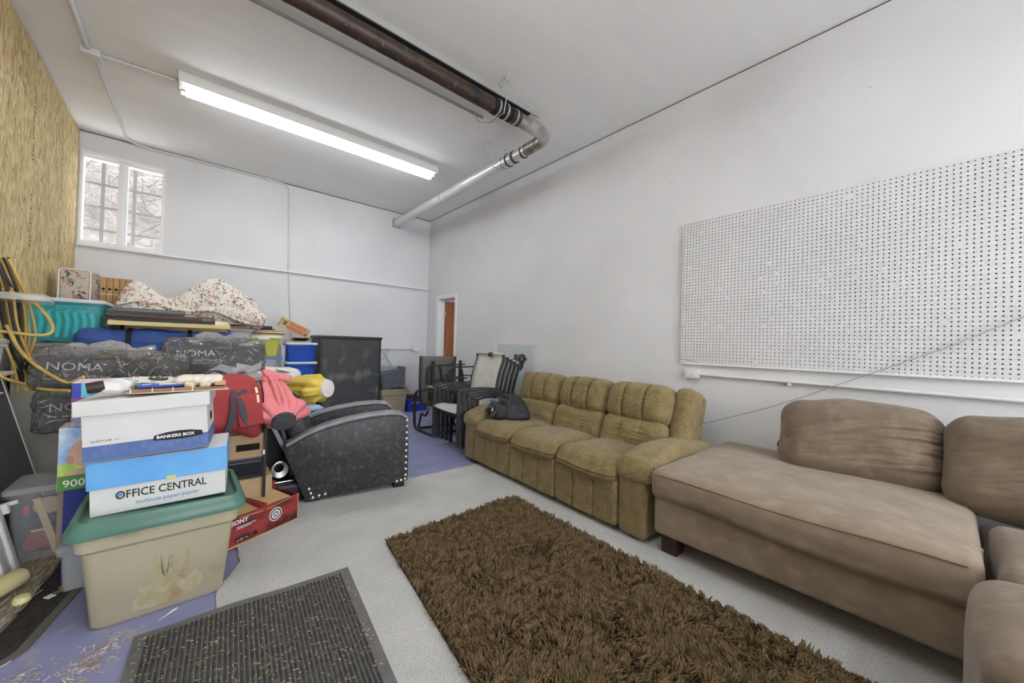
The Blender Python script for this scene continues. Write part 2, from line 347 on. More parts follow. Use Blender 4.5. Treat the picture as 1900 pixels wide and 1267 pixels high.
# bare thicket outside
b = MB()
for k in range(1500):
    x = random.uniform(-3.4, 1.2); yy = random.uniform(7.8, 9.8); z = random.uniform(1.8, 5.4); L = random.uniform(.35, 1.5); a = random.uniform(0, math.pi); t = .35*random.random()
    p = Vector((x, yy, z)); pts = [p]
    d = Vector((math.cos(a), random.uniform(-.4, .4), abs(math.sin(a))*random.choice((1, 1, -.5)))).normalized()
    for q in range(5):
        p = p+d*L/5; d = (d+Vector((random.uniform(-.4, .4), random.uniform(-.2, .2), random.uniform(-.4, .4)))).normalized(); pts.append(p)
    rr = random.choice((.004, .006, .008, .015)); b.tube(pts, [rr*(1-.12*i) for i in range(6)], 4, cap=False)
TWIG = mat('pale_dry_twig', (.22,.19,.175), .8, var=(.085,.072,.065), vscale=1.5, raw=True)
tag(b.build('bare_thicket', TWIG, fix=False), 'tangle of pale bare branches outside the high window', 'branches', kind='stuff')
SNOW = mat('pale_hillside', (.25,.23,.215), .9, var=(.14,.13,.11), vscale=5, raw=True, detail=10)
struct('ground_outside', MB().grid(lambda a, c: (-6+9*a, 8+4.5*c, 1.0+7*c+.2*math.sin(9*a+4*c)), 14, 10), SNOW)
# ------------------------------------------------------------------ doorway with the wooden door folded back in the next room
d1 = struct('door_1', MB().box(XR-.012, XR, DY0-.05, DY0, 0, DZ+.055), TRIM)
b = MB(); b.box(XR-.012, XR, DY1, DY1+.075, 0, DZ+.055); b.box(XR-.012, XR, DY0, DY1, DZ, DZ+.055); b.build('casing', TRIM, d1)
b = MB(); b.box(XR, XR+.12, DY0-.001, DY0+.012, 0, DZ); b.box(XR, XR+.12, DY1-.012, DY1+.001, 0, DZ); b.box(XR, XR+.12, DY0+.012, DY1-.012, DZ-.012, DZ); b.build('jamb', TRIM, d1)
WOODO = mat('orange_varnished_door', (178,108,50), .4, var=(158,92,40), vscale=4, vstretch=(8,1,.6))
MB().box(XR+.135, XR+.88, DY1-.025, DY1+.015, .01, DZ-.03).build('door_leaf', WOODO, d1)
for z in (.25, 1.0, 1.68): MB().rbox(.035, .012, .09, .004, loc=(XR+.125, DY1-.018, z)).build('hinge', STEEL, d1)
# ------------------------------------------------------------------ carpet
def ragged(pts, step=.06, amp=.006):
    out = []
    for a, c in zip(pts, pts[1:]+pts[:1]):
        n = max(1, int(math.dist(a, c)/step))
        for i in range(n): t = i/n; out.append((a[0]+(c[0]-a[0])*t+random.uniform(-amp, amp), a[1]+(c[1]-a[1])*t+random.uniform(-amp, amp)))
    return out
b = MB().prism(ragged([(.10, YF+.02), (XR-.01, YF+.02), (XR-.01, 2.96), (2.05, 2.985), (1.43, 3.0), (.75, 3.06), (.24, 3.05), (.225, 2.39), (.12, 2.17)]), .0005, .009, 'z')
tag(b.build('carpet', CARPET), 'thin grey carpet with a cut edge over the blue painted floor', 'carpet')
# ------------------------------------------------------------------ ceiling lamps
WMETAL = mat('white_enamel', (214,214,212), .4)
def batten(name, label, x0, y0, L=2.46):
    t = thing(name, label, 'light fixture', (x0, y0, ZC-.001))
    MB().prism([(-.115, 0), (.115, 0), (.115, -.080), (.108, -.085), (-.108, -.085), (-.115, -.080)], 0, L, 'x').build('housing', WMETAL, t)
    for s in (-1, 1):
        MB().tube([(.045, s*.048, -.107), (L-.045, s*.048, -.107)], .019, 12).build('fluorescent_tube', TUBEM, t)
        for xx in (.012, L-.042): MB().box(xx, xx+.03, s*.048-.014, s*.048+.014, -.130, -.08).build('lamp_holder', WMETAL, t)
    MB().box(-.004, .006, -.116, .116, -.078, 0).build('end_plate', WMETAL, t); MB().box(L-.006, L+.004, -.116, .116, -.078, 0).build('end_plate', WMETAL, t)
    return t
TUBEM = emit('lit_fluorescent_tube', (.94, .98, 1), TUBE_POWER)
batten('fluorescent_light', 'long white twin tube fluorescent light running across the ceiling', -.14, 4.375)
batten('fluorescent_light', 'added unseen twin tube fluorescent light above the brown sectional, overhead of the viewer', -.75, 1.05)  # extra fixture out of view, added to even out the room light
batten('fluorescent_light', 'added unseen twin tube fluorescent light at the front end of the room', -.14, -2.0)  # another unseen fixture, added as fill from the front
# ------------------------------------------------------------------ heater tube, reflector and flue
RUST = mat('sooty_rusted_steel', (40,35,33), .45, metal=.2, var=(66,46,36), vscale=9, var2=(104,98,94), v2scale=22, v2lo=.6, v2hi=.76)
BLACKMETAL = mat('blackened_metal', (24,20,18), .8)
REFL = mat('white_reflector_sheet', (206,206,204), .45)
h = thing('tube_heater', 'sooty radiant heater tube slung under the white ceiling', 'heater', (0, 0, 0))
x0, x1 = -1.6+.62, 2.2
MB().tube([(x0, 2.60, 3.245), (1.95, 2.60, 3.245)], .062, 16).build('heater_tube', RUST, h, smooth=40)
b = MB(); b.box(x0, 2.42, 2.78, 2.99, 3.392, ZC-.001); b.build('reflector_panel', REFL, h)
b = MB(); b.box(x0, 2.42, 2.615, 2.78, 3.40, ZC-.001); b.build('dark_channel', BLACKMETAL, h)  # dark strip between heater tube and flange
b = MB(); b.box(x0, 2.48, 2.603, 2.615, 3.375, ZC-.001); b.build('channel_flange', mat('grey_flange', (150,150,148), .5), h)
b = MB(); b.box(x0, 2.1, 2.985, 2.992, 3.368, 3.40); b.build('panel_lip', mat('grey_edge', (120,120,118), .5), h)
for xx in (1.97, 2.06, 2.17):
    b = MB().tube([(xx-.05, 2.60, 3.245), (xx+.05, 2.60, 3.245)], .066, 16); b.build('flex_sleeve', RUST if xx > 2.1 else BLACKMETAL, h, smooth=40)
    MB().tube([(xx-.006, 2.60, 3.245), (xx+.012, 2.60, 3.245)], .070, 16).build('hose_clamp', STEEL, h, smooth=40)
el = [(2.2, 2.60, 3.245), (2.45, 2.60, 3.245), (2.64, 2.62, 3.24), (2.64, 2.80, 3.235), (2.64, 2.95, 3.23)]
MB().tube(fillet([(2.2, 2.60, 3.245), (2.63, 2.60, 3.243), (2.63, 2.93, 3.235)], .2, 8), .062, 16).build('elbow', mat('dull_elbow_metal', (112,102,92), .3, metal=.6, var=(170,168,165), vscale=8), h, smooth=40)
FLUE = mat('aluminium_flue', (206,206,206), .3, metal=.35, var=(196,196,196), vscale=5)
fl = thing('flue_pipe', 'pale metal flue pipe running from the heater elbow to the back wall', 'pipe', (0, 0, 0))
MB().tube([(2.63, 2.92, 3.235), (2.635, 3.2, 3.232)], .058, 16).build('flue_section', FLUE, fl, smooth=40)
MB().tube([(2.635, 3.15, 3.232), (2.64, 4.72, 3.228)], .066, 18).build('flue_section', FLUE, fl, smooth=40)
MB().tube([(2.64, 4.66, 3.228), (2.643, 6.268, 3.222)], .061, 18).build('flue_section', mat('white_flue', (206,205,204), .5), fl, smooth=40)
for yy, rr, m_ in ((2.98, .064, BLACK), (3.12, .067, BLACK), (3.22, .072, BLACK), (3.3, .071, STEEL), (4.68, .069, STEEL)):
    MB().tube([(2.635, yy-.009, 3.232), (2.635, yy+.009, 3.232)], rr, 18).build('band_clamp', m_, fl, smooth=40)
b = MB(); b.box(2.57, 2.715, YB-.012, YB, 3.15, 3.30); b.build('wall_plate', STEEL, fl)
MB().tube([(2.643, 6.20, 3.222), (2.643, 6.262, 3.222)], .072, 16).build('wall_collar', STEEL, fl, smooth=40)
WIRE = mat('hanger_wire', (150,150,150), .4, metal=.5)
wh = thing('wire_hanger', 'bent wire hanger holding the sooty heater tube', 'hanger', (0, 0, 0))
MB().tube([(1.99, 2.46, 3.40), (1.99, 2.52, 3.17), (1.99, 2.72, 3.17), (2.03, 2.95, 3.29), (1.97, 2.98, 3.41)], .005, 6).build('wire', WIRE, wh)
MB().tube([(1.99, 2.46, 3.40), (1.88, 2.40, 3.36), (1.84, 2.42, 3.30), (1.87, 2.42, 3.28), (1.9, 2.4, 3.34), (1.92, 2.36, 3.415)], .005, 6).build('hook', WIRE, wh)
wh = thing('wire_hanger', 'triangular wire hanger around the pale flue pipe', 'hanger', (0, 0, 0))
MB().tube([(2.38, 3.33, 3.41), (2.50, 3.33, 3.155), (2.76, 3.33, 3.155), (2.66, 3.33, 3.41)], .004, 6).build('wire', WIRE, wh)
MB().tube([(2.38, 3.33, 3.41), (2.42, 3.33, 3.37), (2.47, 3.33, 3.415)], .004, 6).build('hook', WIRE, wh)
# ------------------------------------------------------------------ conduits
def conduit(label, pts, rad=.0125, boxes=(), straps=(), out=(), fil=.07):
    t = thing('conduit', label, 'conduit', (0, 0, 0)); MB().tube(fillet(pts, fil), rad, 10).build('pipe', METAL_PAINT, t, smooth=40)
    for (x, yy, z, sx, sy, sz) in boxes: MB().rbox(sx, sy, sz, .006, loc=(x, yy, z)).build('junction_box', METAL_PAINT, t, smooth=40)
    for (x, yy, z, sx, sy, sz) in straps: MB().rbox(sx, sy, sz, .003, loc=(x, yy, z)).build('strap', METAL_PAINT, t)
    return t
zc = ZC-.015
conduit('thick painted conduit coming from overhead to the ceiling junction box', [(-.69, .5, zc-.004), (-.682, 4.40, zc-.004)], .018, boxes=[(-.668, 4.47, ZC-.028, .11, .12, .055)])
conduit('thin painted conduit from the ceiling junction box along the back wall and down', [(-.66, 4.53, zc), (-.625, 6.18, zc), (-.5, 6.252, zc-.006), (.93, 6.252, 3.405), (1.02, 6.252, 3.36), (1.05, 6.252, 2.2), (1.10, 6.252, 1.35), (1.13, 6.252, .9)], .012, straps=[(.75, 6.25, 3.403, .02, .03, .04), (1.052, 6.25, 2.25, .05, .03, .02)])
conduit('short painted conduit between the junction box and the light fixture', [(-.61, 4.46, zc), (-.145, 4.43, zc)], .013)
def outlet(nm, label, cx, n, plate=.0):
    t = thing(nm, label, 'outlet', cx, n)   # local: face looks along -y
    MB().rbox(.105, .05, .07, .008, loc=(0, -.025, 0)).build('box', METAL_PAINT, t, smooth=40)
    MB().rbox(.11, .006, .075, .004, loc=(0, -.053, 0)).build('cover_plate', mat('ivory_cover', (205,203,195), .4), t, smooth=40)
    for s in (-1, 1):
        o = MB().lathe([(.016, 0), (.016, .003)], 14, Matrix.Translation((s*.024, -.0565, 0)) @ Matrix.Rotation(R(90), 4, 'X')).build('socket', mat('white_socket', (225,225,222), .4), t)
        b = MB()
        for k in (-1, 1): b.box(s*.024+k*.006-.001, s*.024+k*.006+.001, -.061, -.0594, -.003, .006)
        b.tube([(s*.024, -.0594, -.008), (s*.024, -.061, -.008)], .0025, 6); b.build('slots', DARK, o)
    return t
outlet('wall_outlet', 'double electrical outlet on the right wall below the pegboard', (XR, 1.43, .972), -90)
conduit('long painted conduit running along the right wall under the pegboard', [(XR-.022, 1.375, .970), (XR-.022, -.5, .955), (XR-.022, -2.5, .93)], .0125, straps=[(XR-.015, .75, .955, .03, .02, .04)])
outlet('wall_outlet', 'electrical outlet box on the back wall above the patio chairs', (3.06, YB, 1.05), 0)
conduit('thin conduit on the back wall leading to the outlet box', [(1.13, 6.252, .9), (1.15, 6.252, 1.05), (3.0, 6.252, 1.05)], .010)
# ------------------------------------------------------------------ pegboard with real holes
PEG = mat('white_pegboard', (196,196,199), .6, var=(191,191,194), vscale=2)
pb = thing('pegboard', 'large white pegboard full of holes hung on the right wall', 'pegboard', (XR-.026, 1.535, 1.055))
s_ = .0254; cols_, rows_ = 72, 48; b = MB(); rad = .0043
V = []; F = []; FW = []
def pv(a, c, d): V.append((d, -a, c)); return len(V)-1
ang = [R(22.5+45*k) for k in range(8)]
corner = {}
def cv(i, j):
    if (i, j) not in corner: corner[(i, j)] = pv(i*s_, j*s_, -.005)
    return corner[(i, j)]
plug = set((random.randrange(cols_), random.randrange(rows_)) for _ in range(28))
for i in range(cols_):
    for j in range(rows_):
        c4 = [cv(i+1, j+1), cv(i, j+1), cv(i, j), cv(i+1, j)]
        if (i, j) in plug: F.append(tuple(c4)); continue
        cx_, cy_ = (i+.5)*s_, (j+.5)*s_; ring = [pv(cx_+rad*math.cos(a), cy_+rad*math.sin(a), -.005) for a in ang]; ring2 = [pv(cx_+rad*math.cos(a), cy_+rad*math.sin(a), .0004) for a in ang]
        # ring angles 22.5,67.5 | 112.5,157.5 | 202.5,247.5 | 292.5,337.5
        F += [(c4[0], ring[0], ring[1]), (c4[0], ring[1], ring[2], c4[1]), (c4[1], ring[2], ring[3]), (c4[1], ring[3], ring[4], c4[2]), (c4[2], ring[4], ring[5]), (c4[2], ring[5], ring[6], c4[3]), (c4[3], ring[6], ring[7]), (c4[3], ring[7], ring[0], c4[0])]
        FW += [(ring[k], ring2[k], ring2[(k+1) % 8], ring[(k+1) % 8]) for k in range(8)]
nF = len(F); b.add(V, F+FW); b.mi[nF:] = [1]*len(FW)
HB = mat('brown_hardboard', (96,72,52), .8); F2 = []
back = {}
def bv(i, j):
    if (i, j) not in back: back[(i, j)] = len(V3); V3.append((.0004, -i*s_, j*s_))
    return back[(i, j)]
V3 = []
for i in range(cols_):
    for j in range(rows_):
        c4 = [bv(i+1, j+1), bv(i, j+1), bv(i, j), bv(i+1, j)]
        cx_, cy_ = (i+.5)*s_, (j+.5)*s_; n0 = len(V3); V3 += [(.0004, -(cx_+rad*math.cos(a)), cy_+rad*math.sin(a)) for a in ang]; q = [n0+k for k in range(8)]
        F2 += [(c4[0], q[0], q[1]), (c4[0], q[1], q[2], c4[1]), (c4[1], q[2], q[3]), (c4[1], q[3], q[4], c4[2]), (c4[2], q[4], q[5]), (c4[2], q[5], q[6], c4[3]), (c4[3], q[6], q[7]), (c4[3], q[7], q[0], c4[0])]
b.cur = 1; b.add(V3, F2); b.build('perforated_panel', [PEG, HB], pb, fix=False)
Wd, Hd = cols_*s_, rows_*s_
b = MB(); b.box(.001, .026, -Wd, -Wd+.03, .0, Hd); b.box(.001, .026, -.03, -.001, 0, Hd); b.box(.001, .026, -Wd+.03, -.03, Hd-.03, Hd-.001); b.box(.001, .026, -Wd+.03, -.03, .001, .03); b.build('batten_frame', WALL, pb)
b = MB(); b.box(-.0062, -.005, -Wd, 0, -.004, .012); b.build('bottom_strip', TRIM, pb)
b = MB()
for k in range(4): b.tube([(-.0065, -.01-.03*k, .035-.004*k), (-.0065, -.035-.03*k, .034-.004*k)], .0012, 5)
b.build('pencil_note', mat('pencil_mark', (90,90,90), .8), pb)
# ------------------------------------------------------------------ hanging cord across the right wall
CORD = mat('grey_cord', (150,148,142), .6)
tag(MB().tube([(3.245, 1.38, .55), (3.245, 1.29, .58), (3.245, .883, .757), (3.24, .66, .87), (3.235, .464, .98), (3.235, .264, 1.088), (3.235, .0, 1.235), (3.23, -.35, 1.46)], .0035, 6).build('slack_cord', CORD), 'thin grey cord slung diagonally across the right wall and pegboard', 'cord')
# ================================================================== olive reclining sofa (local x = along the seat, +y = front, towards the room)
def fabric(name, a, b_, c_):
    m = mat(name, a, .9, var=b_, vscale=14, var2=c_, v2scale=150, v2lo=.5, v2hi=.64, bump=.5, bscale=220, spec=.12, sheen=.25); return m
OLIVE = fabric('olive_chenille', (124,107,68), (106,91,56), (152,132,90))
def chan(w, k, amp, axis=0, face=1, sgn=1, deep=.35):
    """k puffy channels across the width on the outer face"""
    def fn(P):
        P = P.copy(); t = (P[:, axis]/w+.5)*k; s = np.abs(np.sin(np.pi*np.clip(t, 0, k)))**deep
        ext = np.abs(P[:, face]).max(); wt = np.clip(P[:, face]*sgn/ext, 0, 1)
        P[:, face] += sgn*amp*(s-.6)*wt; return P
    return fn
def seq(*fs):
    def fn(P):
        for q in fs: P = q(P)
        return P
    return fn
def wrin(amp, sc, ax, seed=0, mask=None):
    def fn(P):
        P = P.copy(); d = np.array([nz((p[0]*sc[0], p[1]*sc[1], p[2]*sc[2]), 1, seed) for p in P])*amp
        if mask is not None: d = d*mask(P)
        P[:, ax] += d; return P
    return fn
sf = thing('reclining_sofa', 'olive three seat reclining sofa with puffy channelled back along the right wall', 'sofa', (2.05, 1.16, .009), 88.0)
L = 2.04; AW = .20; SW = (L-2*AW)/3
MB().rbox(L-.06, .74, .26, .03, loc=(L/2, -.47, .18)).build('frame', OLIVE, sf, smooth=60)
for i in range(3):
    cx = AW+SW*(i+.5)
    def top(P, i=i):
        P = P.copy(); u_ = P[:, 0]/(SW/2); v_ = P[:, 1]/.31; up = np.clip(P[:, 2]/.07, -1, 1)
        P[:, 2] += np.where(up > 0, .022*(1-u_**2)*(1-np.clip(v_, -1, 1)**4), 0)-.02*np.clip(-v_, 0, 1)
        fr = np.clip((P[:, 1]-.2)/.11, 0, 1); P[:, 2] -= .045*fr**2*(P[:, 2] > 0); P[:, 1] += .02*np.clip(1-u_**2, 0, 1)*fr; return P
    MB().rbox(SW+.004, .64, .16, .065, (16, 14, 3), 4, seq(top, wrin(.012, (4, 14, 4), 2, i)), loc=(cx, -.305, .355)).build('seat_cushion', OLIVE, sf, smooth=80)
    gr = (-SW/6, SW/6)
    def groove(depth, wid, lines, axis=1, sgn=1, zdip=0):
        def fn(P):
            P = P.copy(); wt = np.clip(P[:, axis]*sgn/np.abs(P[:, axis]).max()*1.6, 0, 1); q = sum(np.exp(-((P[:, 0]-g_)/wid)**2) for g_ in lines)
            P[:, axis] -= sgn*depth*q*wt
            if zdip: P[:, 2] -= zdip*q*np.clip(P[:, 2]/np.abs(P[:, 2]).max()*2-1, 0, 1)
            pk = sum(np.exp(-((P[:, 0]-g_)/.035)**2) for g_ in lines); P[:, axis] += sgn*.0045*pk*(1-q)*np.sin(P[:, 2]*150+3*np.sin(P[:, 2]*31))*wt; return P
        return fn
    MB().rbox(SW-.002, .075, .285, .026, (52, 1, 26), 4, seq(groove(.022, .009, gr), wrin(.006, (5, 3, 9), 1, i+4)), loc=(cx, -.034, .175)).build('footrest_panel', OLIVE, sf, smooth=80)
    MB().rbox(SW+.006, .20, .30, .085, (44, 2, 24), 5, seq(groove(.008, .010, gr), wrin(.008, (3, 3, 20), 1, i+9), wrin(.012, (7, 3, 7), 1, i+40)), M=Matrix.Translation((cx, -.60, .475)) @ Matrix.Rotation(R(17), 4, 'X')).build('lumbar_cushion', OLIVE, sf, smooth=80)
    def bul(P):
        P = P.copy(); fwd = np.clip(P[:, 1]/.11, 0, 1); P[:, 1] += .030*fwd*(1-(P[:, 2]/.17)**2)*(1-.5*(P[:, 0]/SW*2)**2); P[:, 2] += .012*np.clip(P[:, 2]/.15, 0, 1)*(1-(P[:, 0]/SW*2)**2); return P
    MB().rbox(SW+.012, .24, .32, .10, (60, 2, 24), 6, seq(bul, groove(.030, .012, gr, zdip=.018), wrin(.012, (3, 3, 20), 1, i+14, lambda P: np.clip(np.abs(P[:, 2])/.08-.5, 0, 1))), M=Matrix.Translation((cx, -.70, .715)) @ Matrix.Rotation(R(15), 4, 'X')).build('head_cushion', OLIVE, sf, smooth=80)
for s, x in ((0, AW/2), (1, L-AW/2)):
    MB().rbox(AW-.004, .86, .42, .04, (2, 6, 4), 3, wrin(.006, (6, 6, 6), 0, s), loc=(x, -.437, .225)).build('arm_panel', OLIVE, sf, smooth=60)
    def armf(P, s=s):
        P = P.copy(); t = np.clip(P[:, 1]/.44, -1, 1); P[:, 2] += .03*(1-t**2)-.055*np.clip(t-.45, 0, 1)**1.3*2-.02*np.clip(-t, 0, 1)
        P[:, 0] *= 1+.12*np.clip(t, 0, 1); return P
    MB().rbox(AW+.055, .86, .15, .072, (8, 22, 3), 5, seq(armf, wrin(.014, (4, 22, 4), 2, s+20, lambda P: np.clip(P[:, 1]/.2-.9, 0, 1))), loc=(x+(-.012 if s == 0 else .012), -.425, .44)).build('arm_pad', OLIVE, sf, smooth=80)
    # side wing of the backrest
    MB().rbox(.15, .24, .54, .06, (2, 3, 8), 4, wrin(.012, (5, 5, 9), 0, s+30), M=Matrix.Translation(((AW-.06) if s == 0 else (L-AW+.06), -.755, .60)) @ Matrix.Rotation(R(16), 4, 'X')).build('back_wing', OLIVE, sf, smooth=80)
MB().rbox(L-.12, .10, .74, .04, (6, 1, 6), 3, M=Matrix.Translation((L/2, -.80, .46)) @ Matrix.Rotation(R(15), 4, 'X')).build('back_shell', OLIVE, sf, smooth=60)
for x in (.12, L-.12):
    for y in (-.12, -.78): MB().box(x-.03, x+.03, y-.03, y+.03, 0, .06).build('foot', BLACK, sf)
# ------------------------------------------------------------------ black bag on the sofa
BLKN = mat('black_nylon', (42,42,46), .6, var=(30,30,33), vscale=10, bump=.3, bscale=60)
bg = thing('shoulder_bag', 'crumpled black nylon shoulder bag slumped on the olive sofa seat', 'bag', (2.43, 2.83, .445), 70)
def slump(P):
    P = P.copy(); t = P[:, 2]/.11; P[:, 0] += .035*t; P[:, 1] *= 1-.18*t; return P
MB().rbox(.38, .24, .19, .05, (12, 8, 6), 3, seq(slump, crumple(.022, 9, 3, .01, 25)), loc=(0, 0, .105)).build('body', BLKN, bg, smooth=70)
MB().rbox(.30, .12, .15, .045, (9, 5, 5), 3, crumple(.018, 11, 8), M=Matrix.Translation((-.03, .15, .085)) @ Matrix.Rotation(R(10), 4, 'X')).build('side_pocket', BLKN, bg, smooth=70)
MB().rbox(.22, .14, .05, .02, (8, 5, 2), 2, crumple(.014, 14, 5), loc=(.03, -.01, .205)).build('flap', BLKN, bg, smooth=70)
STRAP = mat('grey_webbing', (70,70,74), .7, bump=.3, bscale=200)
MB().bar([(-.16, .19, .12), (-.13, .235, .06), (-.02, .245, .03), (.10, .22, .02), (.2, .18, .015), (.26, .1, .03), (.25, .02, .05), (.2, -.03, .07)], .035, .005, (0, .5, 1)).build('strap', STRAP, bg, smooth=60)
MB().bar([(-.02, .22, .14), (.04, .245, .08), (.12, .22, .03), (.2, .17, .02)], .026, .005, (0, .5, 1)).build('strap', STRAP, bg, smooth=60)
MB().tube([(.20+.05*math.cos(a), .12+.03*math.cos(a), .055+.045*math.sin(a)) for a in np.linspace(0, 6.28, 16)[:-1]], .006, 6, closed=True).build('strap_loop', BLKN, bg)
CHROME = mat('chrome', (225,225,225), .15, metal=1)
MB().tube([(-.165+.014*math.cos(a), .245, .125+.018*math.sin(a)) for a in np.linspace(0, 6.28, 12)[:-1]], .003, 6, closed=True).build('ring', CHROME, bg)
MB().tube([(-.16, .246, .107), (-.15, .25, .075), (-.145, .25, .06)], .004, 6).build('clasp', CHROME, bg)
MB().tube([(-.05, .225, .135), (-.035, .23, .125), (-.02, .23, .13)], .005, 6).build('clasp', CHROME, bg)
tag(MB().rbox(.13, .10, .08, .03, (8, 6, 4), 2, crumple(.02, 20, 2), loc=(2.37, 2.975, .59)).build('denim_cloth', mat('blue_denim', (62,84,128), .8, var=(96,118,160), vscale=22), smooth=70), 'scrap of blue denim poking out of the black bag', 'cloth')
# ================================================================== brown sectional
SUEDE = mat('brown_microsuede', (132,116,98), .85, var=(121,105,88), vscale=5, vstretch=(1.2,.8,1.2), var2=(142,126,108), v2scale=14, v2lo=.48, v2hi=.74, bump=.12, bscale=40, spec=.15, sheen=.3, detail=8)
SUEDE2 = mat('brown_microsuede_cushion', (116,100,84), .85, var=(106,91,76), vscale=6, var2=(126,110,94), v2scale=14, v2lo=.48, v2hi=.74, bump=.12, bscale=40, spec=.15, sheen=.25, detail=8)
WENGE = mat('dark_wood_leg', (52,30,26), .4)
ch = thing('sectional_chaise', 'brown microsuede sectional chaise seat with dark block legs by the right wall', 'sofa', (2.05, 1.11, .009))
CL = 1.18
MB().rbox(1.08, CL, .22, .025, (4, 10, 3), 3, wrin(.006, (4, 3, 5), 0, 2), loc=(.55, -CL/2, .215)).build('base', SUEDE, ch, smooth=60)
def seatf(P):
    P = P.copy(); u_ = P[:, 0]/.55; v_ = P[:, 1]/(CL/2); P[:, 2] += np.where(P[:, 2] > 0, .03*(1-np.abs(u_)**2.5)*(1-np.abs(v_)**4), 0)
    P[:, 2] += np.where(P[:, 2] < 0, -.012*np.sin(np.pi*(v_+1)), 0); P[:, 0] -= .02*np.clip(-u_, 0, 1)*(1-v_**2); return P
MB().rbox(1.12, CL+.03, .175, .045, (14, 24, 4), 4, seq(seatf, wrin(.008, (6, 3, 6), 2, 1), wrin(.008, (3, 2, 18), 0, 5)), loc=(.545, -CL/2, .39)).build('seat_cushion', SUEDE, ch, smooth=80)
MB().tube([(-.012-.02*(1-(2*t-1)**2), -CL*t, .448+.004*math.sin(9*t)) for t in np.linspace(.02, .98, 24)], .0045, 6).build('piping', SUEDE2, ch)
for x, y in ((.09, -.08), (1.0, -.08), (1.0, -CL+.1)): MB().box(x-.045, x+.045, y-.045, y+.045, 0, .11).build('leg', WENGE, ch, bevel=.004)
rt = thing('sectional_return', 'brown microsuede sectional return seat at the right edge of the room', 'sofa', (1.99, -.085, .009))
MB().rbox(2.9, .86, .22, .03, (6, 3, 2), 3, loc=(-.27, -.45, .195)).build('base', SUEDE, rt, smooth=60)
def sc2(seed, hh=.02):
    def fn(P):
        P = P.copy(); P[:, 2] += np.where(P[:, 2] > 0, hh*(1-(P[:, 0]/P[:, 0].max())**2)*(1-(P[:, 1]/P[:, 1].max())**4), 0); return P
    return seq(fn, crumple(.012, 5, seed))
MB().rbox(.60, .80, .17, .045, (10, 12, 3), 4, sc2(1), loc=(.32, -.43, .385)).build('corner_cushion', SUEDE2, rt, smooth=80)
def drop(P):
    P = P.copy(); fr = np.clip((P[:, 1]-.25)/.15, 0, 1); P[:, 2] -= np.where(P[:, 2] < 0, .16*fr, .02*fr); P[:, 1] += .03*np.clip(1-(P[:, 0]/.3)**2, 0, 1)*fr; return P
MB().rbox(.57, .84, .20, .06, (12, 14, 4), 4, seq(sc2(3), drop), loc=(-.285, -.40, .385)).build('seat_cushion', SUEDE2, rt, smooth=80)
MB().rbox(.60, .84, .19, .06, (12, 14, 4), 4, seq(sc2(6), drop), loc=(-.885, -.395, .36)).build('seat_cushion', SUEDE2, rt, smooth=80)
MB().rbox(.6, .18, .55, .05, (4, 2, 4), 3, loc=(.92, -.78, .36)).build('corner_post', SUEDE, rt, smooth=60)
for x in (-1.6, 1.1):
    for y in (-.1, -.8): MB().box(x-.04, x+.04, y-.04, y+.04, 0, .09).build('leg', WENGE, rt)
def pillow(P, W, H, T, seed, pinch):
    P = P.copy(); u_ = P[:, 0]/(W/2); v_ = P[:, 2]/(H/2)
    P[:, 1] *= .50+.62*np.sqrt(np.clip((1-np.abs(u_)**2.6)*(1-np.abs(v_)**2.6), 0, 1))
    P[:, 0] *= 1-pinch*(1-v_**2)*.0; P[:, 2] += .03*(1-u_**2)*np.sign(v_)*np.abs(v_)
    # folds fanning out from the right end, soft ridges
    du = 1-u_; fan = np.array([1-2.2*abs(nz((1.1*a_, 7.5*(b_+.22*c_*c_)+1.7*b_, .3), 1, seed)) for a_, b_, c_ in zip(u_, v_, du)])
    fan2 = np.array([1-2.2*abs(nz((2.6*a_+.8*b_, 13*(b_-.15*a_), .8), 1, seed+2)) for a_, b_ in zip(u_, v_)])
    P[:, 1] += np.sign(P[:, 1])*(.013*fan+.006*fan2)*np.clip(1.1-.45*du, .25, 1)*np.clip(1-np.abs(v_)**6, 0, 1)
    return P
def bcush(label, loc, W, H, T, rz, tilt, seed):
    t = thing('back_cushion', label, 'cushion', loc, group='brown sectional back cushions', rot=(R(tilt), 0, R(rz)))
    MB().rbox(W, T, H, .10, (44, 4, 46), 5, seq(lambda P: pillow(P, W, H, T, seed, .1), crumple(.020, 5, seed)), loc=(0, 0, H/2)).build('cover', SUEDE2, t, smooth=80)
    b = MB(); pts = [(W/2*.99*x, 0, H/2+H/2*.99*z) for x, z in ((-1, -.8), (-1, .8), (-.9, 1), (.9, 1), (1, .8), (1, -.8))]
    return t
bcush('plump brown back cushion standing on the chaise, its left end free', (2.85, .345, .465), .70, .42, .30, -90+8, -14, 1)
bcush('wrinkled brown back cushion behind the corner seat at the right edge', (2.80, -.345, .452), .74, .43, .34, -94, -14, 4)
tag(MB().tube([(3.02+.03*math.cos(a)*.6, .72+.035*math.cos(a), .54+.055*math.sin(a)) for a in np.linspace(0, 6.28, 20)[:-1]]+[(3.0, .70, .49)], .004, 6).build('cable_loop', BLACK), 'small loop of black cable standing on the chaise beside the cushion', 'cable')
tag(MB().rbox(.03, .02, .05, .006, (2, 2, 2), 2, loc=(2.38, -.083, .40), fn=crumple(.004, 40)).build('paper_scrap', mat('white_paper', (225,225,225), .8)), 'scrap of white paper stuck between the chaise and the corner seat', 'paper')
